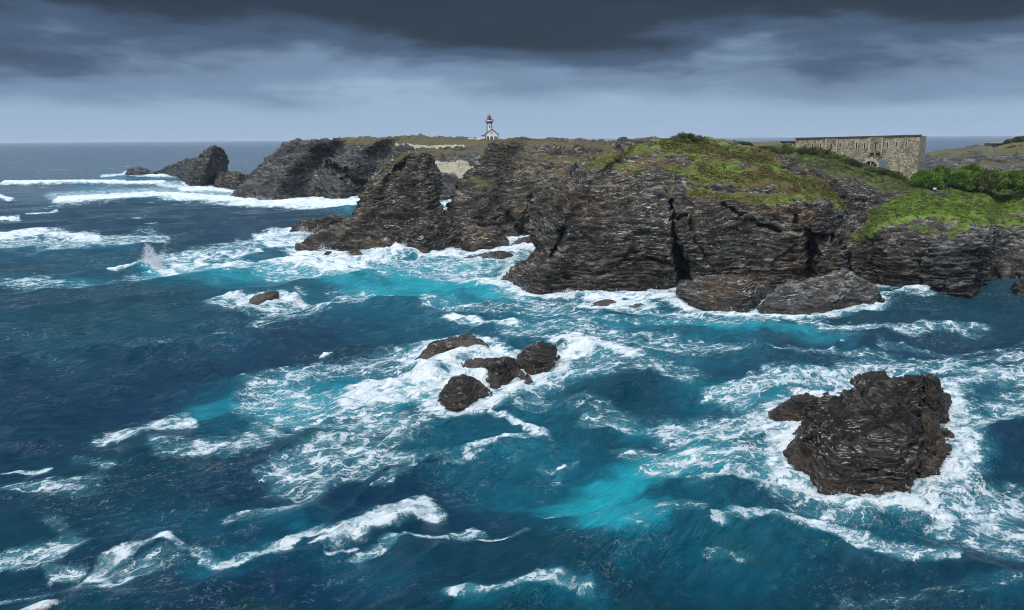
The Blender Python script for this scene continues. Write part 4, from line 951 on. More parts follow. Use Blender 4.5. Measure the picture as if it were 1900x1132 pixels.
# ------------------------------------------------------------------ lighthouse and its yard
def arch(x, w, z0, z1, n=8):
    r = w / 2
    return [(x - r, z0), (x + r, z0), (x + r, z1 - r)] + [(x + r*math.cos(math.pi*k/n), z1 - r + r*math.sin(math.pi*k/n)) for k in range(1, n)] + [(x - r, z1 - r)]
LB = P(912, 261.2, 503.0)
k_ = 503.0 / FPX
lh = empty('lighthouse', LB, 0, 'white lighthouse with a red lantern rising behind a small gabled keeper house', 'lighthouse')
hx0, hx1, eav, rid = -3.95, 4.15, 3.9, 6.75
hs = MB().prism([(hx0,-2.5),(hx1,-2.5),(hx1,eav),(0.1,rid),(hx0,eav)], 0, 10).build('house', M_WHITE, lh)
rf = MB()
for sx, xe in ((-1, hx0 - 0.35), (1, hx1 + 0.35)):
    ze = eav - 0.28
    rf.prism([(xe, ze), (0.1, rid + 0.02), (0.1, rid + 0.42), (xe, ze + 0.40)] if sx < 0 else [(0.1, rid + 0.02), (xe, ze), (xe, ze + 0.40), (0.1, rid + 0.42)], -0.35, 10.3)
rf.build('roof', M_SLATE, lh)
MB().box(hx0-0.06, hx0+0.45, -0.06, 0.6, -2.5, eav-0.1).build('corner_trim', M_DARKST, hs)
MB().box(hx1-0.45, hx1+0.06, -0.06, 0.6, -2.5, eav-0.1).build('corner_trim', M_DARKST, hs)
for i, xw in enumerate((-2.3, 0.1, 2.5)):
    z0 = 0.55 if i != 1 else 0.35
    sr = MB().prism(arch(xw, 1.55, z0-0.15, 2.75), -0.09, 0.2).build('window' if i != 1 else 'door', M_DARKST, lh)
    if i != 1:
        MB().prism(arch(xw, 0.9, z0+0.15, 2.45), -0.13, 0.2).build('pane', M_GLASSD, sr)
        MB().box(xw-0.05, xw+0.05, -0.17, -0.131, z0+0.15, 2.4).box(xw-0.45, xw+0.45, -0.168, -0.132, 1.55, 1.65).build('frame', M_FRAME, sr)
    else:
        MB().prism(arch(xw, 0.95, 0.35, 2.45), -0.13, 0.2).build('door_leaf', simple_mat('green_door_paint', (0.03,0.09,0.08), 0.5), sr)
        MB().lathe([(0.06,0),(0.06,0.12)], 8, xw+0.3, -0.16).build('handle', M_FRAME, sr).location.z = 1.25
uw = MB().box(-0.5, 0.7, -0.08, 0.2, 4.0, 5.3).build('window', simple_mat('grey_surround', (0.25,0.27,0.29)), lh)
MB().box(-0.28, 0.48, -0.12, 0.2, 4.2, 5.1).build('pane', M_LANT, uw)
tx0, tx1, ty0 = -2.95, 0.25, 5.2
tw = MB().add([(tx0-0.15,ty0-0.1,0),(tx1+0.15,ty0-0.1,0),(tx1+0.15,ty0+3.4,0),(tx0-0.15,ty0+3.4,0),(tx0,ty0,10.6),(tx1,ty0,10.6),(tx1,ty0+3.2,10.6),(tx0,ty0+3.2,10.6)],
      [(0,3,2,1),(4,5,6,7),(0,1,5,4),(1,2,6,5),(2,3,7,6),(3,0,4,7)]).build('tower', M_WHITE, lh)
for xa, xb, tb in ((tx0, tx0+0.42, -1), (tx1-0.42, tx1, 1)):
    MB().add([(xa-0.2*(tb<0),ty0-0.17,0),(xb+0.2*(tb>0),ty0-0.17,0),(xb+0.2*(tb>0),ty0+0.5,0),(xa-0.2*(tb<0),ty0+0.5,0),(xa-0.06*(tb<0),ty0-0.06,10.6),(xb+0.06*(tb>0),ty0-0.06,10.6),(xb+0.06*(tb>0),ty0+0.5,10.6),(xa-0.06*(tb<0),ty0+0.5,10.6)],
      [(0,3,2,1),(4,5,6,7),(0,1,5,4),(1,2,6,5),(2,3,7,6),(3,0,4,7)]).build('corner_trim', M_DARKST, tw)
cx_, cy_ = (tx0+tx1)/2, ty0+1.6
MB().box(cx_-0.1, cx_+0.55, ty0-0.16, ty0+0.3, 7.9, 9.2).build('window', M_GLASSD, tw)
gl = MB()
for i, (w, z0, z1) in enumerate(((1.75,10.6,10.95),(2.0,10.952,11.3),(2.45,11.302,11.65))): gl.box(cx_-w, cx_+w, cy_-w, cy_+w, z0, z1)
gl = gl.build('gallery', M_DARKST, lh)
rl = MB()
for a in range(5):
    for b in range(5):
        if a in (0,4) or b in (0,4):
            x, y = cx_-2.3+a*1.15, cy_-2.3+b*1.15
            rl.box(x-0.05, x+0.05, y-0.05, y+0.05, 11.652, 12.5)
rl.box(cx_-2.36, cx_+2.36, cy_-2.36, cy_-2.26, 12.502, 12.6).box(cx_-2.36, cx_+2.36, cy_+2.26, cy_+2.36, 12.502, 12.6).build('railing', M_DARKST, gl)
MB().box(cx_+1.9, cx_+2.36, cy_-2.2, cy_-1.7, 11.652, 12.9).build('gallery_locker', M_DARKST, gl)
ln = MB().lathe([(1.45,11.652),(1.45,12.55)], 12, cx_, cy_).build('lantern_base', M_WHITE, lh)
MB().lathe([(1.32,12.552),(1.42,12.7),(1.42,13.25),(1.3,13.4)], 12, cx_, cy_).build('lantern_ring', M_RED, lh)
gz = MB().lathe([(1.15,13.402),(1.15,14.25)], 12, cx_, cy_).build('lantern_glazing', M_LANT, lh)
for k in range(6):
    a = math.pi*2*k/6 + 0.5
    MB().tube((cx_+1.18*math.cos(a), cy_+1.18*math.sin(a), 13.4), (cx_+1.18*math.cos(a), cy_+1.18*math.sin(a), 14.25), 0.09, 0.09).build('glazing_bar', M_RED, gz)
MB().tube((cx_, cy_-1.19, 13.4), (cx_, cy_-1.19, 14.25), 0.16, 0.16).build('glazing_bar', M_RED, gz)
MB().lathe([(1.62,14.252),(1.55,14.45),(1.05,14.95),(0.5,15.35),(0.22,15.5),(0.30,15.75),(0.08,16.2)], 12, cx_, cy_).build('lantern_dome', M_RED, lh)
an = MB().box(-6.15, hx0-0.065, 1.5, 8, -2.5, 3.25).build('annexe', M_WHITE, lh)
MB().box(-6.5, hx0-0.40, 1.1, 8.3, 3.252, 3.55).build('roof', M_SLATE, an)
yw = empty('yard_wall', LB + np.array([-14.6, 2.2, 0]), 0, 'long low white yard wall with a dark framed gateway beside the keeper house', 'wall')
MB().box(0, 3.45, 0, 0.4, -2.5, 1.75).build('wall', M_WHITE, yw)
MB().box(5.0, 8.44, 0, 0.4, -2.5, 1.75).build('wall', M_WHITE, yw)
gt = MB().box(3.452, 3.85, -0.08, 0.48, -2.5, 2.0).box(4.6, 4.998, -0.08, 0.48, -2.5, 2.0).box(3.452, 4.998, -0.08, 0.48, 2.002, 2.35).build('gateway', M_DARKST, yw)
MB().box(3.852, 4.598, 0.1, 0.2, -0.3, 1.75).build('gate', M_WHITE, gt)
ps = empty('stone_pillar', LB + np.array([-15.5, 2.0, 0]), 0, 'dark squat stone pillar at the open end of the white yard wall', 'pillar')
MB().box(-0.32, 0.32, -0.32, 0.32, -2.5, 1.4).build('shaft', M_DARKST, ps)
MB().add([(-.4,-.4,1.402),(.4,-.4,1.402),(.4,.4,1.402),(-.4,.4,1.402),(-.2,-.2,1.8),(.2,-.2,1.8),(.2,.2,1.8),(-.2,.2,1.8)], [(0,3,2,1),(4,5,6,7),(0,1,5,4),(1,2,6,5),(2,3,7,6),(3,0,4,7)]).build('cap', M_DARKST, ps)
lw_ = MB().box(-6.0, 0, -0.3, 0.3, -2.0, 0.28).box(-5.6, -0.2, -0.36, 0.36, 0.282, 0.42).build('kerb_wall', M_DARKST)
lw_.location = LB + np.array([-15.9, 3.0, 0]); tag(lw_, 'very low dark boundary wall trailing away from the squat pillar', 'wall')

# ------------------------------------------------------------------ old fort
A = P(1477, 258.6, 212.0); B = P(1708, 252.6, 196.0)
zb = 17.0
L = float(np.hypot(*(B - A)[:2])); rz = math.atan2(B[1]-A[1], B[0]-A[0])
zA, zB = A[2]-zb, B[2]-zb
ft = empty('stone_fort', (A[0], A[1], zb), rz, 'old rubble stone fort with firing slits and one arched shuttered window', 'fort')
ztop = lambda x: zA + (zB - zA) * x / L
fx = lambda px: (px - 1477) / 231.0 * L
mp = 0.1345
def bat(x, y, z):
    return (x, y - max(0.0, (ztop(x) - z)) * 0.085 * max(0.0, 1 - y / 11.0), z)
slits = [fx(1420 + q/6.333) for q in (487,577,675,915,1010,1110,1205,1465,1565,1675)]
wx_, wz0, wz1, wr = fx(1624.5), zB-8.1, zB-5.75, 1.62
xs = {0.0, L}; zs = {-6.0, 100.0}
holes = []
for x in slits:
    zt = ztop(x) - 1.3
    holes.append((x-0.13, x+0.13, zt-1.35, zt))
holes.append((wx_-wr, wx_+wr, wz0, wz1))
wl = MB()
xs = sorted({0.0, L} | {h[0] for h in holes} | {h[1] for h in holes})
for xa, xb in zip(xs[:-1], xs[1:]):
    cuts = sorted((h[2], h[3]) for h in holes if h[0] <= xa + 1e-6 and h[1] >= xb - 1e-6)
    z = -6.0
    segs = []
    for c0, c1 in cuts:
        segs.append((z, c0)); z = c1
    for s0, s1 in segs + [(z, None)]:
        ta = ztop(xa) if s1 is None else s1; tb = ztop(xb) if s1 is None else s1
        n = max(1, int((ta - s0) / 1.0))
        for k in range(n):
            u0, u1 = k/n, (k+1)/n
            wl.add([(xa,0,s0+(ta-s0)*u0),(xb,0,s0+(tb-s0)*u0),(xb,0,s0+(tb-s0)*u1),(xa,0,s0+(ta-s0)*u1)], [(0,1,2,3)])
for x0, x1, z0, z1 in holes:
    d = 0.55
    wl.add([(x0,0,z0),(x1,0,z0),(x1,0,z1),(x0,0,z1),(x0,d,z0),(x1,d,z0),(x1,d,z1),(x0,d,z1)], [(0,4,5,1),(1,5,6,2),(2,6,7,3),(3,7,4,0)])
wl.add([(0,11,-6),(L,11,-6),(L,11,zB),(0,11,zA),(0,0,-6),(L,0,-6),(L,0,zB),(0,0,zA)], [(1,0,3,2),(0,4,7,3),(5,1,2,6),(7,6,2,3)])
wl.build('wall', M_RUB, ft, bat)
cp = MB()
cp.add([(-0.2,-0.22,zA+0.003),(L+0.2,-0.22,zB+0.003),(L+0.2,0.9,zB+0.003),(-0.2,0.9,zA+0.003),(-0.2,-0.22,zA+0.36),(L+0.2,-0.22,zB+0.36),(L+0.2,0.9,zB+0.36),(-0.2,0.9,zA+0.36)], [(0,3,2,1),(4,5,6,7),(0,1,5,4),(1,2,6,5),(2,3,7,6),(3,0,4,7)])
cp.build('coping', simple_mat('lichen_dark_coping', (0.075,0.066,0.050), 0.9, 0.4, 0.8), ft)
for x in slits:
    zt = ztop(x) - 1.3
    sf = MB().box(x-0.30, x-0.132, -0.05, 0.1, zt-1.45, zt+0.16).box(x+0.132, x+0.30, -0.05, 0.1, zt-1.45, zt+0.16).box(x-0.30, x+0.30, -0.05, 0.1, zt+0.162, zt+0.32).build('firing_slit', M_PALE, ft, bat)
    MB().box(x-0.128, x+0.128, 0.5, 0.54, zt-1.34, zt-0.01).build('recess', M_HOLE, sf, bat)
for x0, x1, dn in ((fx(1536.5), fx(1560), 3.3), (fx(1618.5), fx(1643.5), 3.7)):
    zt = ztop((x0+x1)/2); xm = (x0+x1)/2
    y0 = -0.62
    bt = MB()
    for xa, xb in ((x0, xm-0.13), (xm+0.13, x1)): bt.box(xa, xb, y0, -0.003, zt-dn, zt-0.05)
    bt.box(xm-0.13, xm+0.13, y0, -0.003, zt-dn, zt-2.75).box(xm-0.13, xm+0.13, y0, -0.003, zt-1.3, zt-0.05)
    bt = bt.build('bretesche', M_RUB, ft, lambda x, y, z: (x, y-0.12, z))
    MB().box(x0-0.05, x0+0.28, y0-0.17, y0-0.123, zt-dn, zt-0.1).build('corner_stone', M_PALE, bt)
    MB().box(x1-0.28, x1+0.05, y0-0.17, y0-0.123, zt-dn, zt-0.1).build('corner_stone', M_PALE, bt)
    MB().box(xm-0.128, xm+0.128, -0.3, -0.2, zt-2.7, zt-1.31).build('recess', M_HOLE, bt)
    for q in (0.05, 0.5, 0.95):
        xc = x0 + (x1-x0)*q
        MB().prism([(xc-0.2, zt-dn-1.0), (xc+0.2, zt-dn-1.0), (xc+0.2, zt-dn-0.003), (xc-0.2, zt-dn-0.003)], -0.72, -0.2).build('corbel', M_RUB, bt)
    MB().box(x0+0.35, x1-0.35, -0.42, -0.30, zt-dn-0.95, zt-dn-0.02).build('broken_recess', M_BROKEN, bt)
# arched window
yb = -(zB-7.0+8-8) * 0 - 0.085*6.9
n = 14
ar = MB()
for k in range(n):
    a0, a1 = math.pi*k/n, math.pi*(k+1)/n
    zc = wz0 + 0.65
    pts = [(wx_+wr*0.93*math.cos(a0), zc+wr*0.93*math.sin(a0)), (wx_+(wr+0.5)*math.cos(a0), zc+(wr+0.5)*math.sin(a0)), (wx_+(wr+0.5)*math.cos(a1), zc+(wr+0.5)*math.sin(a1)), (wx_+wr*0.93*math.cos(a1), zc+wr*0.93*math.sin(a1))]
    ar.prism(pts, yb-0.14, yb+0.30)
win = ar.build('arched_window', M_PALE, ft)
disc = lambda r, z0: [(wx_-r, z0), (wx_+r, z0)] + [(wx_+r*math.cos(math.pi*k/12), wz0+0.65+r*math.sin(math.pi*k/12)) for k in range(13)]
MB().prism(disc(wr*0.97, wz0), yb+0.25, yb+0.30).build('pane', M_GLASSD, win)
fr = MB().box(wx_-0.09, wx_+0.09, yb+0.10, yb+0.24, wz0, wz0+0.65+wr*0.93).box(wx_-wr*0.93, wx_-0.092, yb+0.10, yb+0.24, wz0+0.55, wz0+0.70).box(wx_+0.092, wx_+wr*0.93, yb+0.10, yb+0.24, wz0+0.55, wz0+0.70)
for a in (45, 135):
    ca, sa = math.cos(math.radians(a)), math.sin(math.radians(a))
    fr.tube((wx_+0.15*ca, yb+0.18, wz0+0.75), (wx_+wr*0.9*ca, yb+0.18, wz0+0.65+wr*0.9*sa), 0.05, 0.05)
fr.build('frame', M_FRAME, win)
for x0, x1 in ((wx_-3.75, wx_-1.95), (wx_+2.0, wx_+3.75)):
    y1 = yb - 0.16
    sh = MB().box(x0, x1, y1-0.09, y1, wz0-0.4, wz1+0.25).build('shutter', M_SHUT, ft)
    rl = MB()
    for q in range(7): rl.box(x0+0.12, x1-0.12, y1-0.13, y1-0.092, wz0-0.2+q*0.36, wz0-0.02+q*0.36)
    rl.build('slat', M_SHUT, sh)
# low wing left of the main wall
xw0, xw1 = fx(1442) , -0.35
zw = P(1460, 264.0, 216.0)[2] - zb
sw = MB().box(xw0, xw1, 2.2, 4.5, -6, zw).build('side_wing', M_RUB, ft)
MB().box(xw0-0.15, xw1, 2.0, 4.7, zw+0.003, zw+0.3).build('coping', M_DARKST, sw)
for q in (0.30, 0.45, 0.62, 0.75):
    xp = xw0 + (xw1-xw0)*q
    MB().box(xp, xp+0.22, 2.1, 2.198, -3, zw-0.6).build('corner_stone', M_PALE, sw)

# ------------------------------------------------------------------ bunker, sign, person, white stones
def ground_z(x, y, lands, r=2.0):
    best = -1e9
    for V in lands:
        d = (V[:, 0]-x)**2 + (V[:, 1]-y)**2
        i = np.argmin(d)
        if d[i] < r*r:
            sel = d < max(d[i]*2.0, 0.25)
            best = max(best, float(V[sel, 2].max()))
    return best
bk0 = P(1853, 272.0, 340)
bk = empty('bunker', bk0, -0.1, 'low concrete bunker with a pale flat roof on the far coastal slope', 'bunker')
MB().prism([(-4.2,-4),(3.6,-4),(3.2,1.3),(-2.9,1.3)], 0, 6).build('wall', simple_mat('dark_bunker_face', (0.07,0.065,0.055), 0.9, 0.3, 0.6), bk)
MB().box(-3.1, 3.5, -0.4, 6.3, 1.303, 1.75).build('roof', M_CONC, bk)
MB().box(-1.0, 0.6, -0.06, 0.3, 0.4, 0.75).build('gun_slit', M_HOLE, bk)  # dark slab in place of an opening, its shade put into the colour

# ------------------------------------------------------------------ foliage
def leaf_mat(name, dark, mid, light, rough=0.6):
    m, t = new_mat(name)
    ti = t.attr('tint')
    p = t.pos()
    f = t.m('ADD', t.m('MULTIPLY', ti, 0.7), t.m('MULTIPLY', t.noise(p, 0.45, 3), 0.35))
    c = t.ramp(f, [(0.22, dark), (0.50, mid), (0.85, light)])
    a = t.n('ShaderNodeBsdfPrincipled', Base_Color=c, Roughness=rough, **{'Specular_IOR_Level': 0.25})
    b = t.n('ShaderNodeBsdfTranslucent', Color=c)
    finish(t, t.n('ShaderNodeMixShader', _0=0.25, _1=a, _2=b))
    return m
M_TAMA = leaf_mat('tamarisk_leaf', (0.014,0.032,0.006), (0.058,0.125,0.014), (0.21,0.34,0.045))
M_OLIVE = leaf_mat('olive_scrub_leaf', (0.016,0.024,0.008), (0.075,0.10,0.024), (0.22,0.27,0.070))
M_DKSCR = leaf_mat('dark_scrub_leaf', (0.010,0.016,0.006), (0.044,0.060,0.014), (0.13,0.16,0.036))
M_TURF = leaf_mat('turf_leaf', (0.022,0.020,0.008), (0.080,0.076,0.014), (0.185,0.23,0.028))
M_LIME = leaf_mat('lime_mat_leaf', (0.024,0.030,0.008), (0.085,0.135,0.014), (0.22,0.34,0.036))
M_STEM = simple_mat('shrub_stem', (0.055,0.040,0.028), 0.9, 0.3, 4.0)

def leaf_cloud(C, N, size, r, up=0.55, elong=1.6):
    """C (n,3) leaf centres, N (n,3) rough outward direction -> triangle pairs (quads)"""
    n = len(C)
    d = N * up + r.normal(0, 1, (n, 3)) * 0.55
    d /= np.linalg.norm(d, axis=1, keepdims=True) + 1e-9
    s = np.cross(d, r.normal(0, 1, (n, 3))); s /= np.linalg.norm(s, axis=1, keepdims=True) + 1e-9
    sz = size * (0.6 + 0.8 * r.random((n, 1)))
    a = C - s * sz * 0.5; b = C + s * sz * 0.5; tip = C + d * sz * elong
    V = np.concatenate([a, b, tip], 1).reshape(-1, 3)
    F = np.arange(3 * n).reshape(-1, 3)
    return V, F

def bush(name, label, base, rx, ry, h, nclump, nleaf, size, mat, seed, group=None, stems=4, flat=0.8, lean=0.0):
    r = np.random.default_rng(seed)
    t_ = empty(name, base, 0, label, 'bush', group)
    u = r.normal(0, 1, (nclump, 3)); u /= np.linalg.norm(u, axis=1, keepdims=True)
    u[:, 2] = np.abs(u[:, 2]) * 1.0 - 0.12
    rad = 0.72 + 0.28 * r.random((nclump, 1)) ** 0.5
    cc = u * rad * np.array([rx, ry, h * flat])
    cc[:, 2] += h * (1 - flat) + r.normal(0, 0.04 * h, nclump)
    cc[:, 0] += lean * cc[:, 2]
    cr = (0.16 + 0.16 * r.random(nclump)) * min(rx, h) * 1.1
    idx = r.integers(0, nclump, nleaf)
    o = r.normal(0, 1, (nleaf, 3)); o /= np.linalg.norm(o, axis=1, keepdims=True)
    o *= r.random((nleaf, 1)) ** 0.4
    Cc = cc[idx] + o * cr[idx][:, None] * np.array([1.15, 1.15, 0.9])
    Cc[:, 2] = np.maximum(Cc[:, 2], -0.1)
    N = u[idx] * 0.5 + o * 0.6 + np.array([0, 0, 0.5])
    V, F = leaf_cloud(Cc, N, size, r)
    tint = np.clip(r.random(nclump)[idx] * 0.55 + 0.25 * r.random(nleaf) + 0.2, 0, 1)
    me = mesh_from('crown', V, F, [mat], False, {'tint': np.repeat(tint, 3)})
    link('crown', me, t_)
    mb = MB()
    for k in range(stems):
        c = cc[r.integers(0, nclump)] * 0.75
        mb.tube((c[0]*0.15, c[1]*0.15, -0.6), tuple(c), 0.10 * max(0.5, h/3), 0.03, 5)
    mb.build('trunk', M_STEM, t_)
    return t_

LANDV = [H1[1], H2[1], H4[1], H5[1], H7[1], H6[1], H3[1]]
def on_land(px, py, D, dz=0.0, r=2.5):
    q = P(px, py, D)
    z = ground_z(q[0], q[1], LANDV, r)
    if z < -100: z = q[2]
    return np.array([q[0], q[1], z + dz])

# hedge of tamarisks to the right of the fort
GH = 'tamarisk bushes along the top of the right headland'
hd = [(1716, 190, 44, 33, 'bushy green tamarisk pressed against the right corner of the fort'), (1748, 196, 46, 41, 'tall domed green tamarisk, second from the fort corner'),
      (1776, 191, 42, 37, 'mid green tamarisk behind the small white sign'), (1800, 196, 46, 43, 'tallest feathery green tamarisk of the hedge'),
      (1828, 190, 42, 34, 'loose olive green tamarisk with pale tips'), (1852, 196, 40, 33, 'dark based tamarisk past the tallest one of the hedge'),
      (1880, 190, 44, 30, 'low spreading tamarisk near the right edge of the picture'), (1908, 196, 44, 34, 'bright green tamarisk cut by the right edge of the picture')]
for i, (px, D, wpx, hpx, lab) in enumerate(hd):
    m_ = D / FPX
    b = P(px, 347, D)
    bush('tamarisk_bush', lab, b + np.array([0, 0, -0.4]), wpx*m_*0.60, 2.6, hpx*m_*1.0, 80, 9000, 0.25, M_TAMA if i not in (4,) else M_OLIVE, 500+i, GH, 5)
# scrub on the slope below the fort
sc_ = [(1446, 293, 205, 62, 20, M_OLIVE, 'rounded olive scrub bush at the left foot of the fort wing'),
       (1418, 284, 208, 40, 9, M_DKSCR, 'low dark cushion bush on the turf left of the fort'),
       (1494, 303, 204, 40, 28, M_DKSCR, 'tall dark ragged bush against the left end of the fort wall'),
       (1520, 302, 202, 44, 24, M_DKSCR, 'dark scrub bush below the first box bay of the fort'),
       (1470, 305, 203, 40, 17, M_OLIVE, 'grey green bush spilling over the gully edge under the fort wing'),
       (1548, 310, 200, 50, 20, M_OLIVE, 'olive bush growing midway along the foot of the fort wall'),
       (1577, 315, 199, 40, 15, M_DKSCR, 'dense bush just left of the grey shutters'),
       (1604, 325, 196, 40, 12, M_OLIVE, 'low bush beneath the left grey shutter'),
       (1634, 331, 194, 44, 13, M_DKSCR, 'bush under the arched window of the fort'),
       (1658, 333, 193, 34, 10, M_OLIVE, 'small bush between the arched window and the fort corner'),
       (1540, 318, 192, 60, 9, M_DKSCR, 'spreading dark thicket on top of the gully rock face'),
       (1590, 331, 190, 50, 8, M_OLIVE, 'low pale thicket along the lower lip of the gully rock')]
for i, (px, py, D, wpx, hpx, mt, lab) in enumerate(sc_):
    m_ = D / FPX
    b = on_land(px, py, D)
    b[2] = min(b[2], P(px, py, D)[2] + 0.5) - 0.2
    bush('scrub_bush', lab, b, wpx*m_*0.56, 1.8, hpx*m_*1.05, 44, 5200, 0.17, mt, 540+i, 'scrub on the slope under the fort', 4)
for i, (px, py, D, wpx, hpx, lab) in enumerate(((1876, 272, 338, 26, 9, 'dark bush crowding the right end of the bunker roof'), (1893, 268, 336, 30, 10, 'dark bush on the far ridge next to the right edge of the picture'), (1884, 283, 320, 34, 8, 'broad dark thicket lower on the far coastal slope'), (1915, 276, 325, 34, 10, 'thicket on the far slope cut by the right edge of the picture'))):
    m_ = D / FPX
    b = P(px, py, D); z = ground_z(b[0], b[1], [H7[1]], 3.0)
    if z > -100: b[2] = min(z, b[2] + 1.0)
    bush('thicket', lab, b - np.array([0, 0, .3]), wpx*m_*0.55, 3.0, hpx*m_*1.05, 50, 3500, 0.30, M_DKSCR if i != 2 else M_OLIVE, 620+i, None, 4)
# cushions on the skyline of the big headland
tb = [(1276, 273, 195, 68, 16, M_OLIVE, 'wide flattened green bush on the skyline of the big headland', 9000), (1365, 274, 205, 34, 8, M_OLIVE, 'narrow dark green bush on the skyline between the turf cap and the fort', 3600),
      (1384, 284, 203, 26, 12, M_DKSCR, 'small dark bush just below the narrow skyline bush', 3200), (1288, 336, 183, 34, 10, M_TURF, 'rust brown cushion plant on the turf above the cleft', 2600), (1262, 318, 185, 34, 9, M_LIME, 'pale green cushion plant above the rust brown one', 2600)]
for i, (px, py, D, wpx, hpx, mt, lab, nl) in enumerate(tb):
    m_ = D / FPX
    b = P(px, py, D)
    z = ground_z(b[0], b[1], [H1[1]], 2.5)
    if z > -100: b[2] = min(z, b[2] + 1.2)
    bush('cushion_bush', lab, b - np.array([0, 0, 0.25]), wpx*m_*0.52, 2.6 if wpx > 40 else 1.4, hpx*m_*1.05, 46, nl, 0.16, mt, 580+i, None, 3, flat=0.9)

# ground cover: mats of small leaves on the turf
def ground_cover(name, src, n, size, mat, seed, label, thr=0.5, lift=0.06, rows=None):
    ob, V, at, nr, nc = src
    r = np.random.default_rng(seed)
    veg = at['veg']
    nz = fbm(V / 3.2, 4, seed) * 1.7 + perlin(V / 0.9, seed + 9) * 0.5
    w = np.clip((veg + nz * 0.55 - thr) * 3, 0, 1)
    G = V.reshape(nr, nc, 3)
    nn = normals(G).reshape(-1, 3)
    flip = np.sign(nn[:, 2:3] + 1e-6); nn = nn * flip
    w = w * (nn[:, 2] > 0.25)
    area = np.linalg.norm(np.cross(np.gradient(G, axis=0), np.gradient(G, axis=1)), axis=2).ravel()
    px, py = proj(V)
    w = w * area * ((px > -50) & (px < 2000))
    pr = w / w.sum()
    idx = r.choice(len(V), n, p=pr)
    tint0 = np.clip(0.5 + 0.9 * fbm(V[idx] / 2.0, 3, seed + 50) + 0.3 * perlin(V[idx] / 0.6, seed + 51), 0.05, 1)
    k = 5
    C = np.repeat(V[idx], k, 0) + r.normal(0, 1, (n * k, 3)) * np.array([0.16, 0.16, 0.03]) + np.repeat(nn[idx], k, 0) * lift
    Vt, F = leaf_cloud(C, np.repeat(nn[idx], k, 0), size, r, 0.8, 1.25)
    tint = np.clip(np.repeat(tint0, k) + r.normal(0, 0.12, n * k), 0, 1)
    me = mesh_from(name, Vt, F, [mat], False, {'tint': np.repeat(tint, 3)})
    tag(link(name, me), label, None, None, 'stuff')
ground_cover('turf', H1, 22000, 0.15, M_TURF, 701, 'heath and moss turf over the crown of the big headland', 0.55)
ground_cover('ground_cover', H4, 30000, 0.15, M_LIME, 702, 'bright green succulent mat spilling over the right headland', 0.42)
ground_cover('ground_cover', H5, 12000, 0.16, M_OLIVE, 703, 'mixed low scrub on the slope under the fort', 0.5)

sg0 = on_land(1735, 344.5, 186)
sg0[2] = min(sg0[2], P(1735, 345.5, 186)[2])
sg = empty('sign_board', sg0, 0.15, 'small white sign board low on the green mat near the fort corner', 'sign')
MB().box(-0.42, 0.42, -0.03, 0.03, 0.30, 0.75).build('board', M_SIGN, sg)
for x in (-0.3, 0.3): MB().box(x-0.03, x+0.03, 0.031, 0.09, -0.6, 0.7).build('leg', M_STEM, sg)

def person(base, rz, label, col):
    s = 1.72
    pts = [(0,0,.53,.095),(0,0,.62,.085),(0,0,.72,.10),(0,0,.80,.105),(0,0,.845,.04),(0,0,.87,.036),(0,-.008,.925,.058),(0,0,.975,.048),
           (.055,0,.50,.062),(.07,.03,.28,.042),(.075,.07,.04,.028),(.08,.02,.015,.024),(-.055,0,.50,.062),(-.065,-.05,.28,.042),(-.065,-.03,.04,.028),(-.07,-.09,.015,.024),
           (.115,0,.80,.042),(.15,-.02,.64,.032),(.14,-.09,.51,.024),(-.115,0,.80,.042),(-.15,.03,.64,.032),(-.15,0,.50,.024)]
    ed = [(0,1),(1,2),(2,3),(3,4),(4,5),(5,6),(6,7),(0,8),(8,9),(9,10),(10,11),(0,12),(12,13),(13,14),(14,15),(3,16),(16,17),(17,18),(3,19),(19,20),(20,21)]
    me = bpy.data.meshes.new('person'); me.from_pydata([(x*s,y*s,z*s) for x,y,z,_ in pts], ed, [])
    me.skin_vertices or me.attributes
    ob = bpy.data.objects.new('person', me); COL.objects.link(ob)
    bpy.context.view_layer.objects.active = ob
    md = ob.modifiers.new('skin', 'SKIN'); md.use_smooth_shade = True
    if not me.skin_vertices:
        bpy.context.view_layer.update()
    if me.skin_vertices:
        for i, q in enumerate(pts):
            me.skin_vertices[0].data[i].radius = (q[3]*s, q[3]*s*0.8)
        me.skin_vertices[0].data[0].use_root = True
    ob.modifiers.new('sub', 'SUBSURF').levels = 1
    me.materials.append(col)
    ob.location = base; ob.rotation_euler = (0, 0, rz)
    MB().lathe([(0.02, 0.90*s), (0.075*s, 0.93*s), (0.072*s, 0.97*s), (0.02, 1.015*s)], 10, 0, 0.012*s).build('hair', simple_mat('dark_hair', (0.03,0.02,0.015)), ob)
    tag(ob, label, 'person')
pq = P(871, 311.5, 432)
z = ground_z(pq[0], pq[1], [H3[1]], 3.0)
if z > -100: pq[2] = z
person(pq, 0.5, 'person in blue clothes walking up the pale sand behind the tall stack', simple_mat('blue_clothing', (0.02,0.03,0.20), 0.8, 0.2, 6.0))
for i, (px, py, lab) in enumerate(((687.5, 305, 'tallest of the little white stones set on the far grey headland'), (699.5, 306, 'small white stone just beyond the tallest one on the far headland'), (708, 302.5, 'small white stone between its fellow and the brow of the stack'), (723, 302.5, 'last of the white stones, next to the stack summit'))):
    q = P(px, py + 2, 402 + 3 * i)
    z = ground_z(q[0], q[1], [H3[1]], 2.0)
    if z > -100: q[2] = min(z, q[2] + 0.8)
    hh = (1.5, 1.1, 1.0, 1.0)[i]
    st = MB().lathe([(0.45, -0.4), (0.42, hh*0.4), (0.34, hh*0.8), (0.12, hh)], 7).build('white_stone', M_SIGN)
    st.location = q; tag(st, lab, 'stone', 'white stones on the far headland')

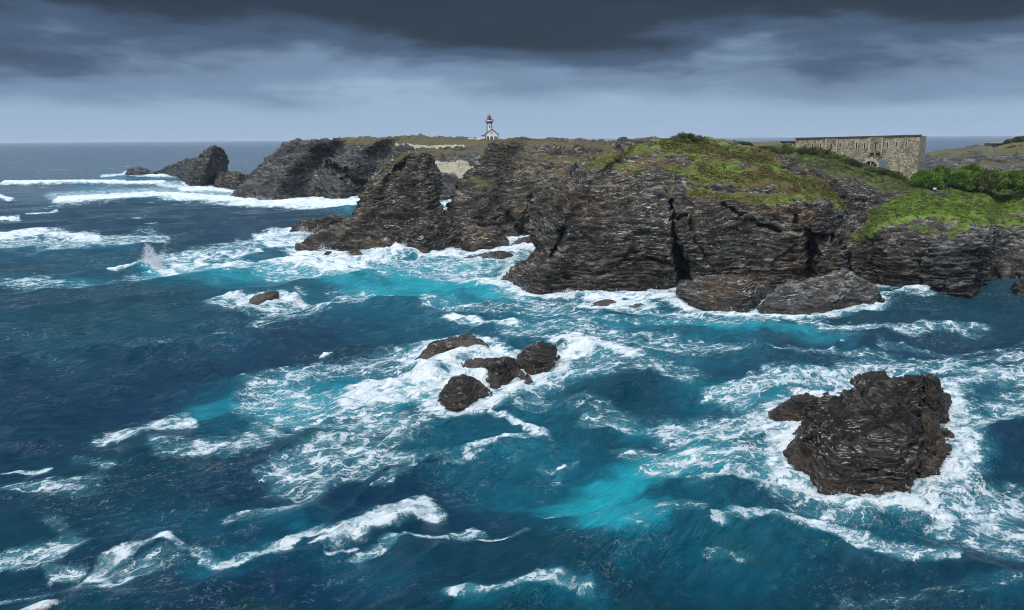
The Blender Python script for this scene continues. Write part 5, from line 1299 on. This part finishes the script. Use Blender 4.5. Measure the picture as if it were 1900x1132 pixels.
# ------------------------------------------------------------------ spray thrown up where the swell breaks
def spray():
    r = np.random.default_rng(77)
    oct_v = np.array([(1,0,0),(-1,0,0),(0,1,0),(0,-1,0),(0,0,1),(0,0,-1)], float)
    oct_f = np.array([(0,2,4),(2,1,4),(1,3,4),(3,0,4),(2,0,5),(1,2,5),(3,1,5),(0,3,5)])
    C = []
    for px, py, wpx, hpx, n, lean in ((278,499,26,32,11000,0.35), (560,444,26,20,1800,0.5), (752,468,22,16,1600,0.2), (600,474,26,14,1500,0.2), (640,480,24,12,1200,0.2), (480,376,60,10,1500,0.2), (330,330,46,9,1200,0.3),
                                  (1056,548,28,9,900,0.2), (980,540,36,8,900,0.3), (1262,560,24,10,700,0.2), (875,660,34,9,1100,-0.2), (1070,634,26,9,900,0.2), (838,757,22,12,900,0.0)):
        b = Wp(px, py); m_ = np.linalg.norm(b - [0, 0, CAMZ]) / FPX
        t = r.random(n) ** 2.2
        x = r.normal(0, 1, n) * wpx * 0.42 * (0.55 + 0.5 * t) + lean * t * hpx
        y = r.normal(0, 1, n) * wpx * 0.22
        C.append(np.stack([b[0] + x * m_, b[1] + y * m_, b[2] + 0.2 + t * hpx * m_ * np.clip(0.85 + 0.35 * np.cos(x / wpx * 5) + r.normal(0, 0.15, n), 0.1, 1.4)], 1))
    C = np.concatenate(C)
    n = len(C)
    dist = np.linalg.norm(C, axis=1)
    s = (0.018 + 0.05 * r.random(n) ** 4) * np.clip(dist / 130, 0.5, 2.2)
    V = (C[:, None, :] + oct_v[None] * s[:, None, None]).reshape(-1, 3)
    F = (np.arange(n)[:, None, None] * 6 + oct_f[None]).reshape(-1, 3)
    tag(link('spray', mesh_from('spray', V, F, [simple_mat('spray_water', (0.80, 0.84, 0.86), 0.5, 0.03)])), 'white spray thrown up where the swell breaks', None, None, 'stuff')
spray()

# ------------------------------------------------------------------ sea air
HAZE = 0.00007
hm, t = new_mat('sea_air')
o = t.t.nodes.new('ShaderNodeOutputMaterial')
vol = t.t.nodes.new('ShaderNodeVolumePrincipled')
vol.inputs['Color'].default_value = (0.72, 0.84, 1.0, 1)
vol.inputs['Density'].default_value = HAZE
vol.inputs['Anisotropy'].default_value = 0.1
t.t.links.new(vol.outputs[0], o.inputs['Volume'])
hz = MB().box(-14000, 14000, -60, 16500, -24, 46).build('haze', hm)
tag(hz, None, None, None, 'stuff')
